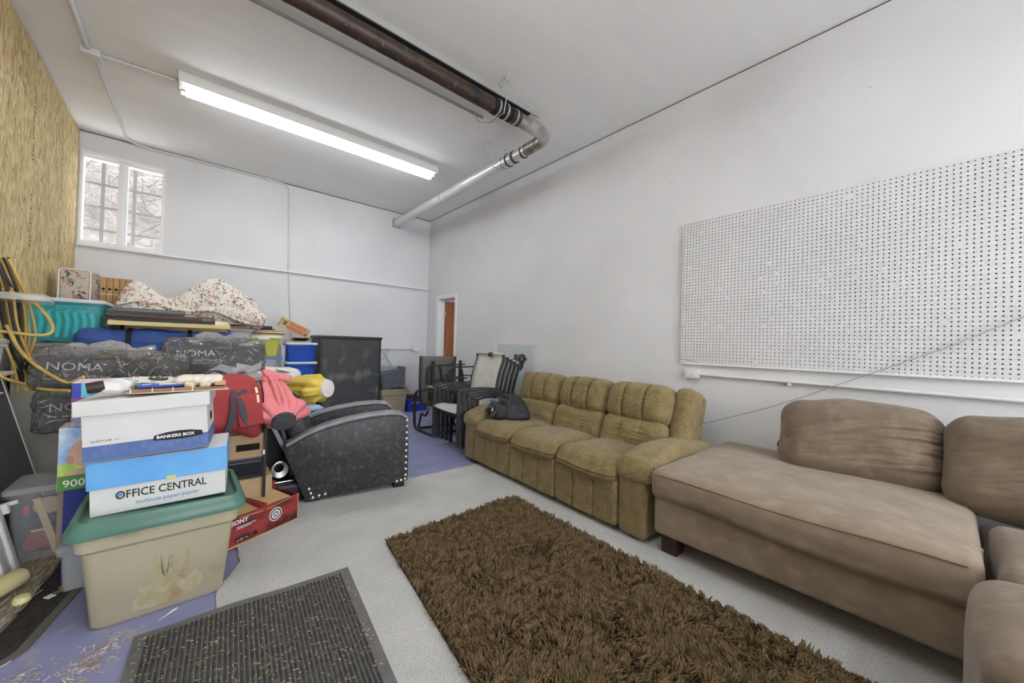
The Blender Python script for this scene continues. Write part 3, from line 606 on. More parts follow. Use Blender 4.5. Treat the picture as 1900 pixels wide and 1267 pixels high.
# ================================================================== shag rug
rgT = thing('shag_rug', 'dark brown shag rug with long pile on the grey carpet', 'rug', (0, 0, .009))
A_, B_, C_, D_ = [np.array(p) for p in ((.885, 2.10), (1.895, 2.155), (1.835, .05), (.64, .05))]
MB().prism([tuple(A_), tuple(B_), tuple(C_), tuple(D_)], 0, .008, 'z').build('backing', mat('rug_backing', (48,36,24), .95), rgT)
nT = 46000
uu, vv = rng.random(nT), rng.random(nT)
base = (A_[None]*(1-uu)[:, None]+B_[None]*uu[:, None])*(1-vv)[:, None]+(D_[None]*(1-uu)[:, None]+C_[None]*uu[:, None])*vv[:, None]
fl_ = np.array([[mnoise.noise(Vector((p[0]*5, p[1]*5, 0))), mnoise.noise(Vector((p[0]*5+30, p[1]*5, 0)))] for p in base])
fl2 = np.array([[mnoise.noise(Vector((p[0]*28, p[1]*28, 5))), mnoise.noise(Vector((p[0]*28+30, p[1]*28, 5)))] for p in base])
lean_ = fl_*.03+fl2*.045+rng.normal(0, .006, (nT, 2)); hgt = .030+.010*rng.random(nT)-.3*np.linalg.norm(lean_, axis=1)*.3
wdt = .0032+.0016*rng.random(nT); th = rng.random(nT)*6.283
V = np.zeros((nT, 7, 3))
for k in range(3):
    an = th+2.094*k; ox, oy = np.cos(an)*wdt, np.sin(an)*wdt
    V[:, k, 0] = base[:, 0]+ox; V[:, k, 1] = base[:, 1]+oy; V[:, k, 2] = .004
    V[:, 3+k, 0] = base[:, 0]+lean_[:, 0]*.45+ox*1.05; V[:, 3+k, 1] = base[:, 1]+lean_[:, 1]*.45+oy*1.05; V[:, 3+k, 2] = hgt*.68
V[:, 6, 0] = base[:, 0]+lean_[:, 0]; V[:, 6, 1] = base[:, 1]+lean_[:, 1]; V[:, 6, 2] = hgt
Ft = np.array([[0,1,4],[0,4,3],[1,2,5],[1,5,4],[2,0,3],[2,3,5],[3,4,6],[4,5,6],[5,3,6]])
Fa = (np.arange(nT)*7)[:, None, None]+Ft[None]
me = bpy.data.meshes.new('pile'); me.vertices.add(nT*7); me.vertices.foreach_set('co', V.reshape(-1)); nf = nT*9
me.loops.add(nf*3); me.loops.foreach_set('vertex_index', Fa.reshape(-1).astype(np.int32)); me.polygons.add(nf)
me.polygons.foreach_set('loop_start', np.arange(0, nf*3, 3, dtype=np.int32)); me.update(calc_edges=True); me.validate()
att = me.attributes.new('tuft', 'FLOAT', 'FACE'); att.data.foreach_set('value', np.repeat(np.clip(rng.random(nT)*.7+.35+.5*fl2[:, 0], 0, 1), 9))
m = mat('brown_rug_pile', (78,58,36), .85, spec=.15); nt = m.node_tree; an_ = N(nt, 'ShaderNodeAttribute', attribute_name='tuft'); rp = N(nt, 'ShaderNodeValToRGB')
rp.color_ramp.elements[0].color = (*alb((44,34,22)), 1); rp.color_ramp.elements[1].color = (*alb((122,100,68)), 1)
nt.links.new(an_.outputs['Fac'], rp.inputs[0]); nt.links.new(rp.outputs[0], nt.nodes['Principled BSDF'].inputs['Base Color'])
me.materials.append(m); pl = bpy.data.objects.new('pile', me); COL.objects.link(pl); pl.parent = rgT; pl['kind'] = 'stuff'
# ================================================================== ribbed door mat
mt = thing('door_mat', 'black ribbed door mat littered with wood shavings', 'door mat', (0, 0, .009))
q0, q1, q2, q3 = [np.array(p) for p in ((-.135, 2.02), (.64, 1.99), (.53, .85), (-.19, .9))]
def mq(u_, v_): return (q0*(1-u_)+q1*u_)*(1-v_)+(q3*(1-u_)+q2*u_)*v_
RUB = mat('black_rubber', (84,84,84), .6, var=(96,95,93), vscale=12); MATF = mat('charcoal_mat_pile', (84,82,79), .95, var=(68,66,64), vscale=30, bump=.8, bscale=300, spec=.1)
b = MB()
def mz(u_, v_): p = mq(u_, v_); return (p[0], p[1], .004+.006*max(0, math.sin(7*u_-1.2))*max(0, 1-6*v_))
b.grid(mz, 14, 14); b.build('rubber_backing', RUB, mt, solid=.004)
nr = 44
b = MB()
for k in range(nr):
    u0 = .045+(.95-.045)*(k+.15)/nr; u1 = .045+(.95-.045)*(k+.85)/nr; um = (u0+u1)/2; vs_ = np.linspace(.035, .99, 22); V = []; F = []
    for v_ in vs_:
        for uu_, dz in ((u0, .003), (um, .0075), (u1, .003)):
            p = mz(uu_, v_); V.append((p[0], p[1], p[2]+dz))
    for j in range(len(vs_)-1): F += [(j*3, j*3+1, j*3+4, j*3+3), (j*3+1, j*3+2, j*3+5, j*3+4)]
    b.add(V, F)
o = b.build('ribs', MATF, mt, smooth=60); o['kind'] = 'stuff'
def litter(name, label, n, region, col, size, z, parent=None, quad=None):
    b = MB()
    for k in range(n):
        p = region(); a = random.uniform(0, 6.28); s = size*random.uniform(.4, 1.6); t = size*random.uniform(.12, .3)
        M = Matrix.Translation((p[0], p[1], z+random.uniform(0, .003))) @ Matrix.Rotation(a, 4, 'Z') @ Matrix.Rotation(random.uniform(-.3, .3), 4, 'Y')
        b.box(-s/2, s/2, -t/2, t/2, 0, .0012, M)
    return tag(b.build(name, col, fix=False), label, 'debris', kind='stuff')
SHAV = mat('wood_shaving', (200,176,128), .8, var=(150,126,88), vscale=9)
CHIP = mat('pale_paint_chip', (205,196,180), .8, var=(150,130,105), vscale=20)
litter('wood_shavings', 'pale wood shavings scattered over the ribbed door mat', 800, lambda: mq(random.uniform(.02, .98), random.uniform(.03, .6)), SHAV, .008, .0185)
def chips():
    t = random.gauss(0, 1); return (-.24+.035*random.gauss(0, 1)+.05*t*.6, 1.98+.07*t)
litter('paint_chips', 'heap of flaked pale chips on the blue floor by the tote', 240, chips, CHIP, .012, .001)
litter('paint_chips', 'small scatter of pale chips at the lower left floor corner', 90, lambda: (random.gauss(-.40, .03), random.gauss(2.03, .04)), CHIP, .01, .001)
litter('carpet_crumbs', 'few crumbs and bits scattered on the grey carpet', 60, lambda: (random.uniform(.6, 2.0), random.uniform(2.2, 2.95)), CHIP, .010, .0095)
tag(MB().prism([(0, 0), (.055, .045), (.06, .055), (.045, .05)], .0, .0015, 'z', Matrix.Translation((-.07, 2.095, .002))).build('paper_slip', MATS['white_paper']), 'white paper slip on the blue floor in front of the tote', 'paper')
# ================================================================== stacked patio chairs
CHFR = mat('charcoal_powder_coat', (58,58,60), .45, var=(48,48,50), vscale=20); SLING = mat('pale_grey_sling', (186,185,180), .75, bump=.3, bscale=500, var=(178,177,172), vscale=10)
def patio_chair(label, loc, rotz):
    """local: front edge at x=0 looking along -x, width along y"""
    t = thing('patio_chair', label, 'chair', loc, rotz, 'stacked grey sling patio chairs'); W = .56
    prof = [(.0, .335), (.03, .36), (.10, .372), (.24, .350), (.36, .325), (.41, .335), (.455, .40), (.48, .52), (.505, .66), (.535, .78), (.57, .87), (.585, .92), (.575, .965)]
    sm = []
    for i in range(len(prof)-1):
        for k in range(3): t_ = k/3; sm.append((prof[i][0]*(1-t_)+prof[i+1][0]*t_, prof[i][1]*(1-t_)+prof[i+1][1]*t_))
    sm.append(prof[-1])
    i0 = sm[:18]; i1 = sm[15:]
    def sheet(pp, name):
        b = MB(); n = len(pp); b.grid(lambda a, c: (pp[round(c*(n-1))][0], -W/2+.012+(W-.024)*a, pp[round(c*(n-1))][1]+.010-.012*(1-(2*a-1)**2)), 6, n-1); b.build(name, SLING, t, smooth=60, solid=.004)
    sheet(i0, 'seat_sling'); sheet(i1, 'back_sling')
    for s in (-1, 1):
        y = s*(W/2-.015)
        MB().bar([(p[0]+.004, y+s*.006, p[1]-.006) for p in sm], .020, .028, (0, 1, 0)).build('side_rail', CHFR, t, smooth=50)
        MB().bar([(.02, s*W/2, 0), (.02, s*W/2, .575)], .04, .02, (1, 0, 0)).build('leg', CHFR, t)
        MB().bar([(.0, s*W/2, .578), (.12, s*W/2, .595), (.3, s*W/2, .598), (.44, s*W/2, .585), (.51, s*W/2, .575)], .045, .018, (0, 1, 0)).build('armrest', CHFR, t, smooth=50)
        MB().bar([(.40, s*W/2, .33), (.50, s*W/2, .16), (.58, s*W/2, 0)], .03, .02, (0, 1, 0)).build('leg', CHFR, t)
        MB().bar([(.02, s*W/2, .34), (.2, s*W/2, .34), (.40, s*W/2, .33)], .022, .03, (0, 1, 0)).build('seat_bar', CHFR, t)
    MB().tube([(.577, -W/2+.012, .962), (.577, W/2-.012, .962)], .011, 8).build('top_roll', SLING, t, smooth=50)
    MB().bar([(.05, -W/2, .30), (.05, W/2, .30)], .025, .02, (0, 0, 1)).build('front_stretcher', CHFR, t)
    return t
names = ['bottom', 'second from the bottom', 'middle', 'second from the top', 'topmost']
pc = patio_chair('grey sling patio chair with dark frame, bottom of its stack', (2.345, 3.58, 0), -3)
for i in range(1, 5): dup(pc, (2.345-.057*i, 3.58, .026*i), -3, 'grey sling patio chair with dark frame, %s of its stack' % names[i])
pb_ = thing('plastic_bag', 'crumpled black plastic bag draped over the stacked chair backs', 'bag', (2.98, 3.40, .90))
MB().rbox(.10, .16, .20, .03, (5, 6, 8), 2, seq(crumple(.03, 12, 4, .012, 30)), M=Matrix.Translation((.02, 0, .06)) @ Matrix.Rotation(R(35), 4, 'Y')).build('sheet', mat('shiny_black_film', (28,28,30), .25, spec=.7), pb_, smooth=40)
MB().lathe([(.035, 0), (.04, .02), (.03, .04), (.01, .05)], 14, Matrix.Translation((-.29, .12, .135))).build('knot', BLACK, pb_, smooth=50)
# ------------------------------------------------------------------ glider chair behind
MESH = clear('dark_sling_mesh', (104,102,98), .35, .7)
gl = thing('glider_chair', 'dark mesh glider chair with curved tube frame near the back corner', 'chair', (2.61, 4.66, 0), -90)
W = .54; pr_ = [(.08, .40), (.14, .37), (.40, .36), (.46, .42), (.47, .60), (.44, .80), (.40, .98)]
pr_ = [(-.02+.0, .40), (.1, .385), (.40, .36), (.455, .42), (.47, .60), (.475, .80), (.47, .99)]
# local: the chair looks along +x, its back stands at the left
b = MB(); n = len(pr_)
b.grid(lambda a, c: (.52-pr_[round(c*(n-1))][0], -W/2+W*a, pr_[round(c*(n-1))][1]), 4, n-1); b.build('mesh_sling', MESH, gl, smooth=60, solid=.004)
for s in (-1, 1):
    y = s*W/2
    MB().bar([(.52-p[0], y, p[1]) for p in pr_], .02, .03, (0, 1, 0)).build('side_rail', CHFR, gl, smooth=50)
    MB().bar(fillet([(.30, y*1.08, .56), (-.02, y*1.08, .52), (-.05, y*1.08, .30), (-.02, y*1.08, .02), (.50, y*1.08, .02), (.55, y*1.08, .3), (.52, y*1.08, .56), (.30, y*1.08, .56)], .09), .035, .02, (0, 1, 0)).build('rocker_hoop', CHFR, gl, smooth=50)
    MB().bar(fillet([(.05, y, .04), (.12, y, .26), (.22, y, .20), (.3, y, .30)], .06), .025, .018, (0, 1, 0)).build('swing_arm', CHFR, gl, smooth=50)
for x in (.06, .44): MB().bar([(x, -W/2, .03), (x, W/2, .03)], .03, .02, (0, 0, 1)).build('cross_bar', CHFR, gl)
ot = thing('upturned_footstool', 'dark metal footstool turned upside down on the glider seat', 'footstool', (2.55, 4.34, .60), 8)
for s in (-1, 1):
    y = s*.22
    MB().bar(fillet([(-.10, y, .0), (-.10, y, .26), (.10, y, .28), (.14, y, .02), (.5, y, .02)], .08), .03, .02, (0, 1, 0)).build('leg_hoop', CHFR, ot, smooth=50)
    MB().bar([(-.02, y, .0), (-.02, y, .33)], .045, .02, (1, 0, 0)).build('leg', CHFR, ot); MB().bar([(.46, y, .0), (.46, y, .33)], .045, .02, (1, 0, 0)).build('leg', CHFR, ot)
    MB().tube([(.10, y, .27), (.55, y, .27)], .01, 8).build('rail', CHFR, ot); MB().tube([(-.05, y, .07), (.55, y, .07)], .01, 8).build('rail', CHFR, ot)
MB().box(-.12, .5, -.22, .22, -.025, 0).build('seat_board', mat('grey_board', (150,150,150), .7), ot)
for x in (.2, .5): MB().tube([(x, -.22, .12), (x, .22, .12)], .01, 8).build('rail', CHFR, ot)
MB().box(-.1, .5, -.2, .2, -.20, -.025).build('support_frame', CHFR, ot)
# ------------------------------------------------------------------ glass sheet on the wall
gs = tag(MB().box(-.004, .004, 3.38, 4.12, 0, 1.19, Matrix.Translation((3.17, 0, .0)) @ Matrix.Rotation(R(5), 4, 'Y')).build('glass_sheet', clear('greenish_glass', (196,206,204), .72, .05)), 'sheet of pale greenish glass leaning on the right wall behind the chairs', 'glass')
# ================================================================== containers and cartons
def rrect(w, d, rad, n=4):
    rad = min(rad, w/2, d/2); out = []
    for cx, cy, a in ((w/2-rad, d/2-rad, 0), (-w/2+rad, d/2-rad, 90), (-w/2+rad, -d/2+rad, 180), (w/2-rad, -d/2+rad, 270)):
        out += [(cx+rad*math.cos(R(a+90*k/n)), cy+rad*math.sin(R(a+90*k/n))) for k in range(n+1)]
    return out
def loft(b, levels, n=4, M=None):
    """levels: (w, d, radius, z); capped at both ends"""
    V = []; F = []; m = 4*(n+1)
    for w_, d_, r_, z in levels: V += [(x, y, z) for x, y in rrect(w_, d_, r_, n)]
    for i in range(len(levels)-1):
        for k in range(m): F.append((i*m+k, i*m+(k+1) % m, (i+1)*m+(k+1) % m, (i+1)*m+k))
    F.append(tuple(range(m-1, -1, -1))); F.append(tuple((len(levels)-1)*m+k for k in range(m)))
    return b.add(V, F, M)
def tub(parent, wb, db, wt, dt, h, m, rad=.03, wall=.004, rim=.012, name='body', band=0, M=None):
    """open tapered tub with a rolled rim"""
    L = [(wb, db, rad, 0)]
    if band: L += [(wb+(wt-wb)*(1-band), db+(dt-db)*(1-band), rad, h*(1-band)), (wb+(wt-wb)*(1-band)+.022, db+(dt-db)*(1-band)+.022, rad, h*(1-band)+.006)]
    L += [(wt, dt, rad, h-.014), (wt+2*rim, dt+2*rim, rad, h-.012), (wt+2*rim, dt+2*rim, rad, h), (wt-2*wall, dt-2*wall, rad, h), (wb-2*wall, db-2*wall, rad, wall)]
    b = MB(); loft(b, L, M=M); return b.build(name, m, parent, smooth=35)
def lid(parent, w_, d_, z, m, rad=.03, h=.02, lip=.01, M=None, recess=0):
    b = MB(); L = [(w_-.006, d_-.006, rad, z-lip), (w_, d_, rad, z-lip+.003), (w_, d_, rad, z+h*.5), (w_-.02, d_-.02, rad, z+h)]
    if recess: L += [(w_-.09, d_-.09, rad, z+h), (w_-.11, d_-.11, rad, z+h-recess)]
    loft(b, L, M=M); return b.build('lid', m, parent, smooth=35)
def carton(name, label, loc, w_, d_, h, m, rotz=0, tape=True, cat='box', open_=False, rot=None, group=None):
    """cardboard carton, origin at the centre of its base"""
    t = thing(name, label, cat, loc, rotz, group, rot); b = MB()
    if open_:
        tk = .004; b.box(-w_/2, w_/2, -d_/2, d_/2, 0, tk); b.box(-w_/2, -w_/2+tk, -d_/2, d_/2, tk, h); b.box(w_/2-tk, w_/2, -d_/2, d_/2, tk, h); b.box(-w_/2+tk, w_/2-tk, -d_/2, -d_/2+tk, tk, h); b.box(-w_/2+tk, w_/2-tk, d_/2-tk, d_/2, tk, h)
        b.build('carton_body', m, t)
    else:
        b.box(-w_/2, w_/2, -d_/2, d_/2, 0, h-.003); b.build('carton_body', m, t, bevel=.003)
        for s in (-1, 1): MB().box(-w_/2+.002, w_/2-.002, min(s*.001, s*(d_/2-.001)), max(s*.001, s*(d_/2-.001)), h-.003, h).build('top_flap', m, t)
        if tape:
            MB().box(-w_/2-.0008, w_/2+.0008, -.025, .025, h, h+.0008).build('tape', mat('packing_tape', (190,160,110), .25), t)
    return t
KRAFT = mat('kraft_cardboard', (168,140,104), .85, var=(156,128,94), vscale=6, bump=.08, bscale=80)
KRAFT2 = mat('tan_cardboard', (186,154,98), .85, var=(172,140,88), vscale=6)
WCARD = mat('white_cardboard', (198,198,196), .7, var=(193,193,191), vscale=5)
INK = mat('black_ink', (22,22,24), .6); WINK = mat('white_ink', (222,222,222), .6); BLUEINK = mat('blue_ink', (88,130,178), .6)
CLEARP = clear('clear_plastic', (206,210,212), .86, .15); FROST = clear('frosted_plastic', (204,208,208), .66, .3)
WRAP = film('cling_wrap')
# ------------------------------------------------------------------ big tote with green lid
BEIGE = mat('beige_tote_plastic', (166,157,130), .45, var=(158,149,122), vscale=4, var2=(140,134,92), v2scale=5, v2lo=.60, v2hi=.70)
GREEN = mat('green_lid_plastic', (72,114,100), .35, var=(66,106,92), vscale=5)
tt = thing('storage_tote', 'large stained beige storage tote with a green lid on the blue floor', 'storage bin', (-.068, 2.35, 0), 1)
b = MB(); loft(b, [(.40, .34, .04, 0), (.42, .36, .04, .012), (.475, .40, .035, .315), (.508, .43, .035, .33), (.515, .436, .035, .395)]); b.build('body', BEIGE, tt, smooth=40)
b = MB(); loft(b, [(.53, .45, .05, .380), (.562, .48, .05, .385), (.566, .483, .05, .410), (.542, .46, .05, .428), (.532, .45, .05, .449), (.50, .42, .045, .449), (.485, .40, .04, .425)]); b.build('lid', GREEN, tt, smooth=50)
STAIN = mat('brown_green_stain', (148,140,104), .6, var=(160,152,120), vscale=30, var2=(138,112,74), v2scale=14, v2lo=.54, v2hi=.68)
def stainpts(pts): return [(x+random.uniform(-.004, .004), z+random.uniform(-.004, .004)) for x, z in pts]
def facez(z): return -(.18+.02*(z-.012)/.303)-.0006
def stainpatch(pts, nm='stain'):
    P = stainpts(pts); c = (sum(p[0] for p in P)/len(P), sum(p[1] for p in P)/len(P)); V = [(c[0], facez(c[1]), c[1])]+[(x, facez(z), z) for x, z in P]; n = len(P)
    b = MB(); b.add(V, [(0, 1+i, 1+(i+1) % n) for i in range(n)]); return b.build(nm, STAIN, tt)
stainpatch([(-.09, .04), (-.03, .03), (.05, .035), (.11, .05), (.13, .09), (.12, .13), (.09, .15), (.05, .155), (.03, .17), (.035, .23), (.02, .23), (.015, .175), (-.005, .17), (-.01, .25), (-.03, .26), (-.025, .17), (-.05, .15), (-.08, .13), (-.06, .10), (-.09, .08)])
stainpatch([(.06, .15), (.085, .15), (.09, .21), (.082, .26), (.075, .2)])
# ------------------------------------------------------------------ paper carton on the tote
pbx = thing('paper_carton', 'white copy paper carton with blue lid band standing on the green lid', 'box', (-.062, 2.375, .4335), rot=(0, R(-2.2), R(-5)))
BLUEC = mat('sky_blue_print', (78,150,212), .5, var=(92,162,220), vscale=5)
MB().box(-.218, .218, -.145, .145, 0, .19).build('carton_body', WCARD, pbx, bevel=.002)
b = MB(); b.box(-.226, .226, -.152, .152, .11, .219); b.build('lid_sleeve', [BLUEC], pbx, bevel=.002)
MB().box(-.223, .223, -.149, .149, .2188, .2200).build('lid_top', WCARD, pbx)
text('OFFICE CENTRAL', .047, INK, pbx, (-.145, -.1462, .056), sx=.80, off=.0004); text('multiuse paper/papier', .025, BLUEINK, pbx, (-.085, -.1462, .024), sx=.95)
MB().disc((-.131, -.1456, .0725), .009, (0,-1,0), 14, .0014).build('dot', BLUEINK, pbx); MB().disc((.014, -.1456, .0725), .005, (0,-1,0), 14, .0014).build('dot', mat('lime_ink', (188,196,40), .6), pbx)
MB().box(.015, .045, -.1535, -.152, .11, .122).build('lime_mark', MATS['lime_ink'], pbx)
# ------------------------------------------------------------------ storage box with lettering
bk = thing('archive_box', 'white lidded archive box with a blue patterned band on the paper carton', 'box', (-.104, 2.372, .660), rot=(0, R(-3.4), R(-6)))
DENIM = mat('archive_blue_band', (74,98,152), .6, var=(84,108,160), vscale=12)
MB().box(-.195, .195, -.155, .155, 0, .235).build('box_body', WCARD, bk, bevel=.002)
MB().box(-.1958, .1958, -.1558, .1558, .002, .066).build('blue_band', DENIM, bk)
PALE = mat('pale_blue_line', (104,128,176), .6)
b = MB()
for i in range(13):
    x = -.17+.0285*i; z = .02+.012*(i % 2)
    for dx in (0, .009):
        for (a0, a1, c0, c1) in ((0, .0012, 0, .022), (0, .007, 0, .0012), (0, .007, .0104, .0116), (0, .007, .0208, .022), (.006, .0072, 0, .022)): b.box(x+dx*1.2+a0, x+dx*1.2+a1, -.1566, -.1558, z+c0, z+c1)
b.build('band_pattern', PALE, bk)
b = MB(); b.prism([(-.082, -.004), (-.08, .016), (-.04, .0245), (0, .027), (.04, .0245), (.08, .016), (.082, -.004), (.04, -.0085), (0, -.010), (-.04, -.0085)], -.1575, -.1558, 'y', Matrix.Translation((.095, 0, .062))); b.build('label_plate', INK, bk)
text('BANKERS BOX', .0185, WINK, bk, (.0225, -.1578, .0635), sx=1.03, off=.0005); scribble(bk, mat('grey_ink', (96,96,96), .6), -.172, -.092, -.155, .080, .010, 4, slant=.4, th=.0008)
b = MB(); b.box(-.215, .206, -.166, .166, .19, .250); b.build('lid', WCARD, bk, bevel=.003)
MB().box(.1958, .1966, -.04, .04, .10, .135).build('hand_hole', DARK, bk)
# things on the archive box
zt = .922
tr = thing('wooden_tray', 'flat brown wooden tray with small pegs on the white archive box', 'tray', (-.055, 2.36, zt), 4)
BRW = mat('brown_strip_wood', (138,106,80), .7, var=(122,92,66), vscale=8, vstretch=(1,6,1))
MB().box(-.15, .19, -.135, .13, 0, .003).build('base_board', mat('pale_card', (190,175,160), .8), tr)
for i in range(4): MB().box(-.14+.066*i, -.077+.066*i, -.128, -.108, .003, .017).build('strip', BRW, tr, bevel=.001)
for i in range(4): MB().tube([(-.1415+.066*i, -.13, .003), (-.1415+.066*i, -.13, .022)], .0022, 6).build('peg', mat('cream_peg', (222,216,200), .6), tr)
MB().box(-.14, .18, -.10, .12, .003, .012).build('panel', BRW, tr, bevel=.002)
CREAM = mat('cream_plastic', (214,210,198), .5, var=(206,201,188), vscale=20)
pt = thing('game_board', 'cream plastic plate with a black dial on top of the tray', 'plate', (-.10, 2.41, zt+.038), 3, rot=(R(7), R(3), R(3)))
MB().box(-.10, .095, -.06, .06, 0, .004).build('plate', CREAM, pt, bevel=.001)
b = MB().lathe([(.034, .004), (.034, .010), (.022, .012)], 20, Matrix.Translation((-.012, .005, 0))); b.build('dial', BLACK, pt, smooth=40)
for k in range(5): MB().lathe([(.005, .012), (.005, .0135)], 8, Matrix.Translation((-.012+.02*math.cos(k*1.257), .005+.02*math.sin(k*1.257), 0))).build('dial_hole', CREAM, pt)
for x, y in ((-.085, -.04), (-.085, .045), (.08, -.04), (.08, .045), (-.03, -.05), (.045, .045), (.04, -.05)): MB().box(x-.008, x+.008, y-.004, y+.004, .004, .0048).build('slot', DARK, pt)
bt = thing('toy_case', 'blue plastic toy case with white keys lying under the cream plate', 'toy', (-.10, 2.305, zt+.0175), 8)
MB().rbox(.15, .055, .010, .004, loc=(0, 0, .006)).build('case', mat('royal_blue_plastic', (42,62,170), .35), bt, smooth=40)
for i in range(6): MB().box(-.005+.012*i, .005+.012*i, -.020+.004*i*.2, .020, .011, .016).build('key', CREAM, bt)
MB().rbox(.03, .02, .006, .003, loc=(-.045, 0, .013)).build('screen', mat('pale_blue_plastic', (140,160,210), .4), bt)
lc = thing('lace_bundle', 'bundle of white lace and yarn on the tray of the archive box', 'cloth', (.035, 2.33, zt+.0175), -4)
MB().rbox(.17, .10, .045, .02, (14, 8, 4), 3, crumple(.014, 22, 2, .006, 60), loc=(0, .01, .024)).build('lace', mat('white_lace', (214,208,196), .9, var=(196,188,172), vscale=60, bump=.5, bscale=150), lc, smooth=60)
for i, x in enumerate((-.03, .025)): MB().rbox(.042, .03, .03, .013, (4, 3, 3), 3, crumple(.003, 60, i), loc=(x, -.055, .006)).build('pompom', mat('cream_knit', (205,192,160), .95, bump=.8, bscale=160), lc, smooth=70)
MB().box(.06, .10, -.04, .03, .0, .018).build('card_box', KRAFT2, lc)
# striped box and crinkled bag behind the archive box
sb = thing('striped_box', 'multicoloured striped box behind the left end of the archive box', 'box', (-.24, 2.68, .747), 2)
MB().box(-.165, .165, -.11, .11, 0, .125).build('box_body', mat('lilac_grey_print', (120,118,150), .6, var=(170,168,186), vscale=24), sb)
stripes = [(52,70,170),(96,190,220),(72,150,210),(180,52,70),(214,150,170),(220,200,210),(222,160,80),(90,180,170),(70,90,180),(120,190,220),(230,220,210),(190,60,80)]
for i, c_ in enumerate(stripes): MB().box(-.1652+.0275*i, -.1652+.0275*(i+1), -.1105, .1105, .125, .196).build('stripe', mat('stripe_ink_%d' % i, c_, .55), sb)
MB().box(-.1655, .1655, -.1108, .1108, .196, .1985).build('top_panel', mat('pale_pink_print', (214,196,202), .6), sb)
MB().box(-.1655, .06, -.111, -.1105, .11, .13).build('purple_stripe', mat('purple_ink', (140,60,150), .6), sb)
cb = thing('crinkled_bag', 'crinkled clear bag with a dark cup at the left of the archive box lid', 'bag', (-.245, 2.33, zt), 10)
MB().rbox(.11, .12, .05, .022, (9, 9, 4), 3, crumple(.016, 20, 6, .008, 50), loc=(0, 0, .027)).build('film', clear('milky_film', (214,214,214), .25, .25), cb, smooth=40)
MB().lathe([(.022, 0), (.024, .03), (.022, .05)], 14, Matrix.Translation((-.062, -.045, .027)) @ Matrix.Rotation(R(80), 4, 'Y') @ Matrix.Translation((0, 0, -.02))).build('cup', mat('dark_brown_cup', (46,34,28), .5), cb, smooth=40)
# ------------------------------------------------------------------ photo print box and its blue support
carton('blue_box', 'deep blue box under the carton with the baby face', (-.265, 2.79, 0), .33, .26, .462, mat('deep_blue_print', (30,52,130), .5), tape=False)
bb = thing('printed_carton', 'carton printed with a baby face and the number 900 beside the archive box', 'box', (-.268, 2.66, .463), 2)
MB().box(-.17, .17, -.085, .085, 0, .28).build('carton_body', WCARD, bb, bevel=.002)
def fr(x0, x1, z0, z1, m, nm, d=.0006, off=0): return MB().box(x0, x1, -.085-off-d, -.085-off, z0, z1).build(nm, m, bb)
fr(-.1695, .1695, .06, .2785, mat('printed_sky', (92,148,206), .5, var=(200,214,226), vscale=9), 'sky_print')
fr(-.1695, .1695, .001, .065, mat('printed_green', (70,128,40), .5), 'green_print', off=.0001); fr(-.1695, -.05, .065, .12, mat('printed_grass', (150,190,60), .5, var=(190,214,110), vscale=20), 'grass_print', off=.0001)
SKIN = mat('printed_skin', (204,164,142), .6, var=(190,148,126), vscale=10)
def blob(cx, cz, rx, rz, nm, m, off): 
    return MB().prism([(cx+rx*math.cos(a), cz+rz*math.sin(a)) for a in np.linspace(0, 6.283, 25)[:-1]], -.085-off, -.085, 'y').build(nm, m, bb)
blob(-.055, .165, .085, .075, 'face_print', SKIN, .0012); blob(-.03, .135, .07, .055, 'cheek_print', SKIN, .0014); blob(-.134, .135, .012, .020, 'ear_print', mat('printed_ear', (186,132,110), .6), .0018)
MB().prism([(-.165, .065), (-.13, .085), (-.08, .10), (.1, .10), (.1, .065)], -.0863, -.085, 'y').build('shoulder_print', SKIN, bb)
text('900', .046, WINK, bb, (-.155, -.0858, .014)); fr(-.066, -.056, .014, .052, mat('pale_green_print', (150,180,130), .6), 'pale_mark', off=.0003)
MB().box(-.1705, -.1698, -.085, .085, 0, .28).build('side_print', mat('pale_side_print', (190,200,190), .6), bb)
# ------------------------------------------------------------------ small clear tubs left of the tote
def clearbin(name, label, loc, w_, d_, h, body, lidm=None, rotz=0, taper=.9, rot=None, lid_h=.018, band=0):
    t = thing(name, label, 'storage bin', loc, rotz, None, rot); tub(t, w_*taper, d_*taper, w_, d_, h, body, rad=.02, band=band)
    if lidm: lid(t, w_+.034, d_+.034, h+.011, lidm, rad=.025, h=lid_h, lip=.010)
    return t
clearbin('plastic_tub', 'small clear plastic tub with lid on the floor behind the tote corner', (-.368, 2.62, 0), .10, .10, .185, FROST, FROST)
sp = clearbin('utensil_bin', 'clear plastic bin of kitchen utensils standing by the leaning panels', (-.545, 3.08, .027), .225, .26, .345, CLEARP, FROST, taper=.82)
UW = mat('pale_wood', (200,180,130), .6); t = thing('wooden_spoon', 'pale wooden spatula standing inside the clear utensil bin', 'utensil', (-.545, 3.03, .035), 0)
MB().bar([(.045, -.02, .0), (-.015, -.025, .24), (-.03, -.02, .29)], .026, .006, (1, 0, .2)).build('handle', UW, t)
MB().lathe([(.05, 0), (.053, .004), (.048, .008)], 18, Matrix.Translation((.01, -.01, .245)) @ Matrix.Rotation(R(80), 4, 'X') @ Matrix.Scale(.8, 4, (0, 1, 0))).build('blade', mat('tan_disc', (170,150,120), .6), t, smooth=40)
tag(MB().rbox(.12, .14, .10, .03, (6, 6, 4), 2, crumple(.012, 20, 3), loc=(-.56, 3.10, .095)).build('red_mitt', mat('dark_red_cloth', (150,40,44), .85), smooth=60), 'dark red cloth mitt at the bottom of the clear utensil bin', 'cloth')
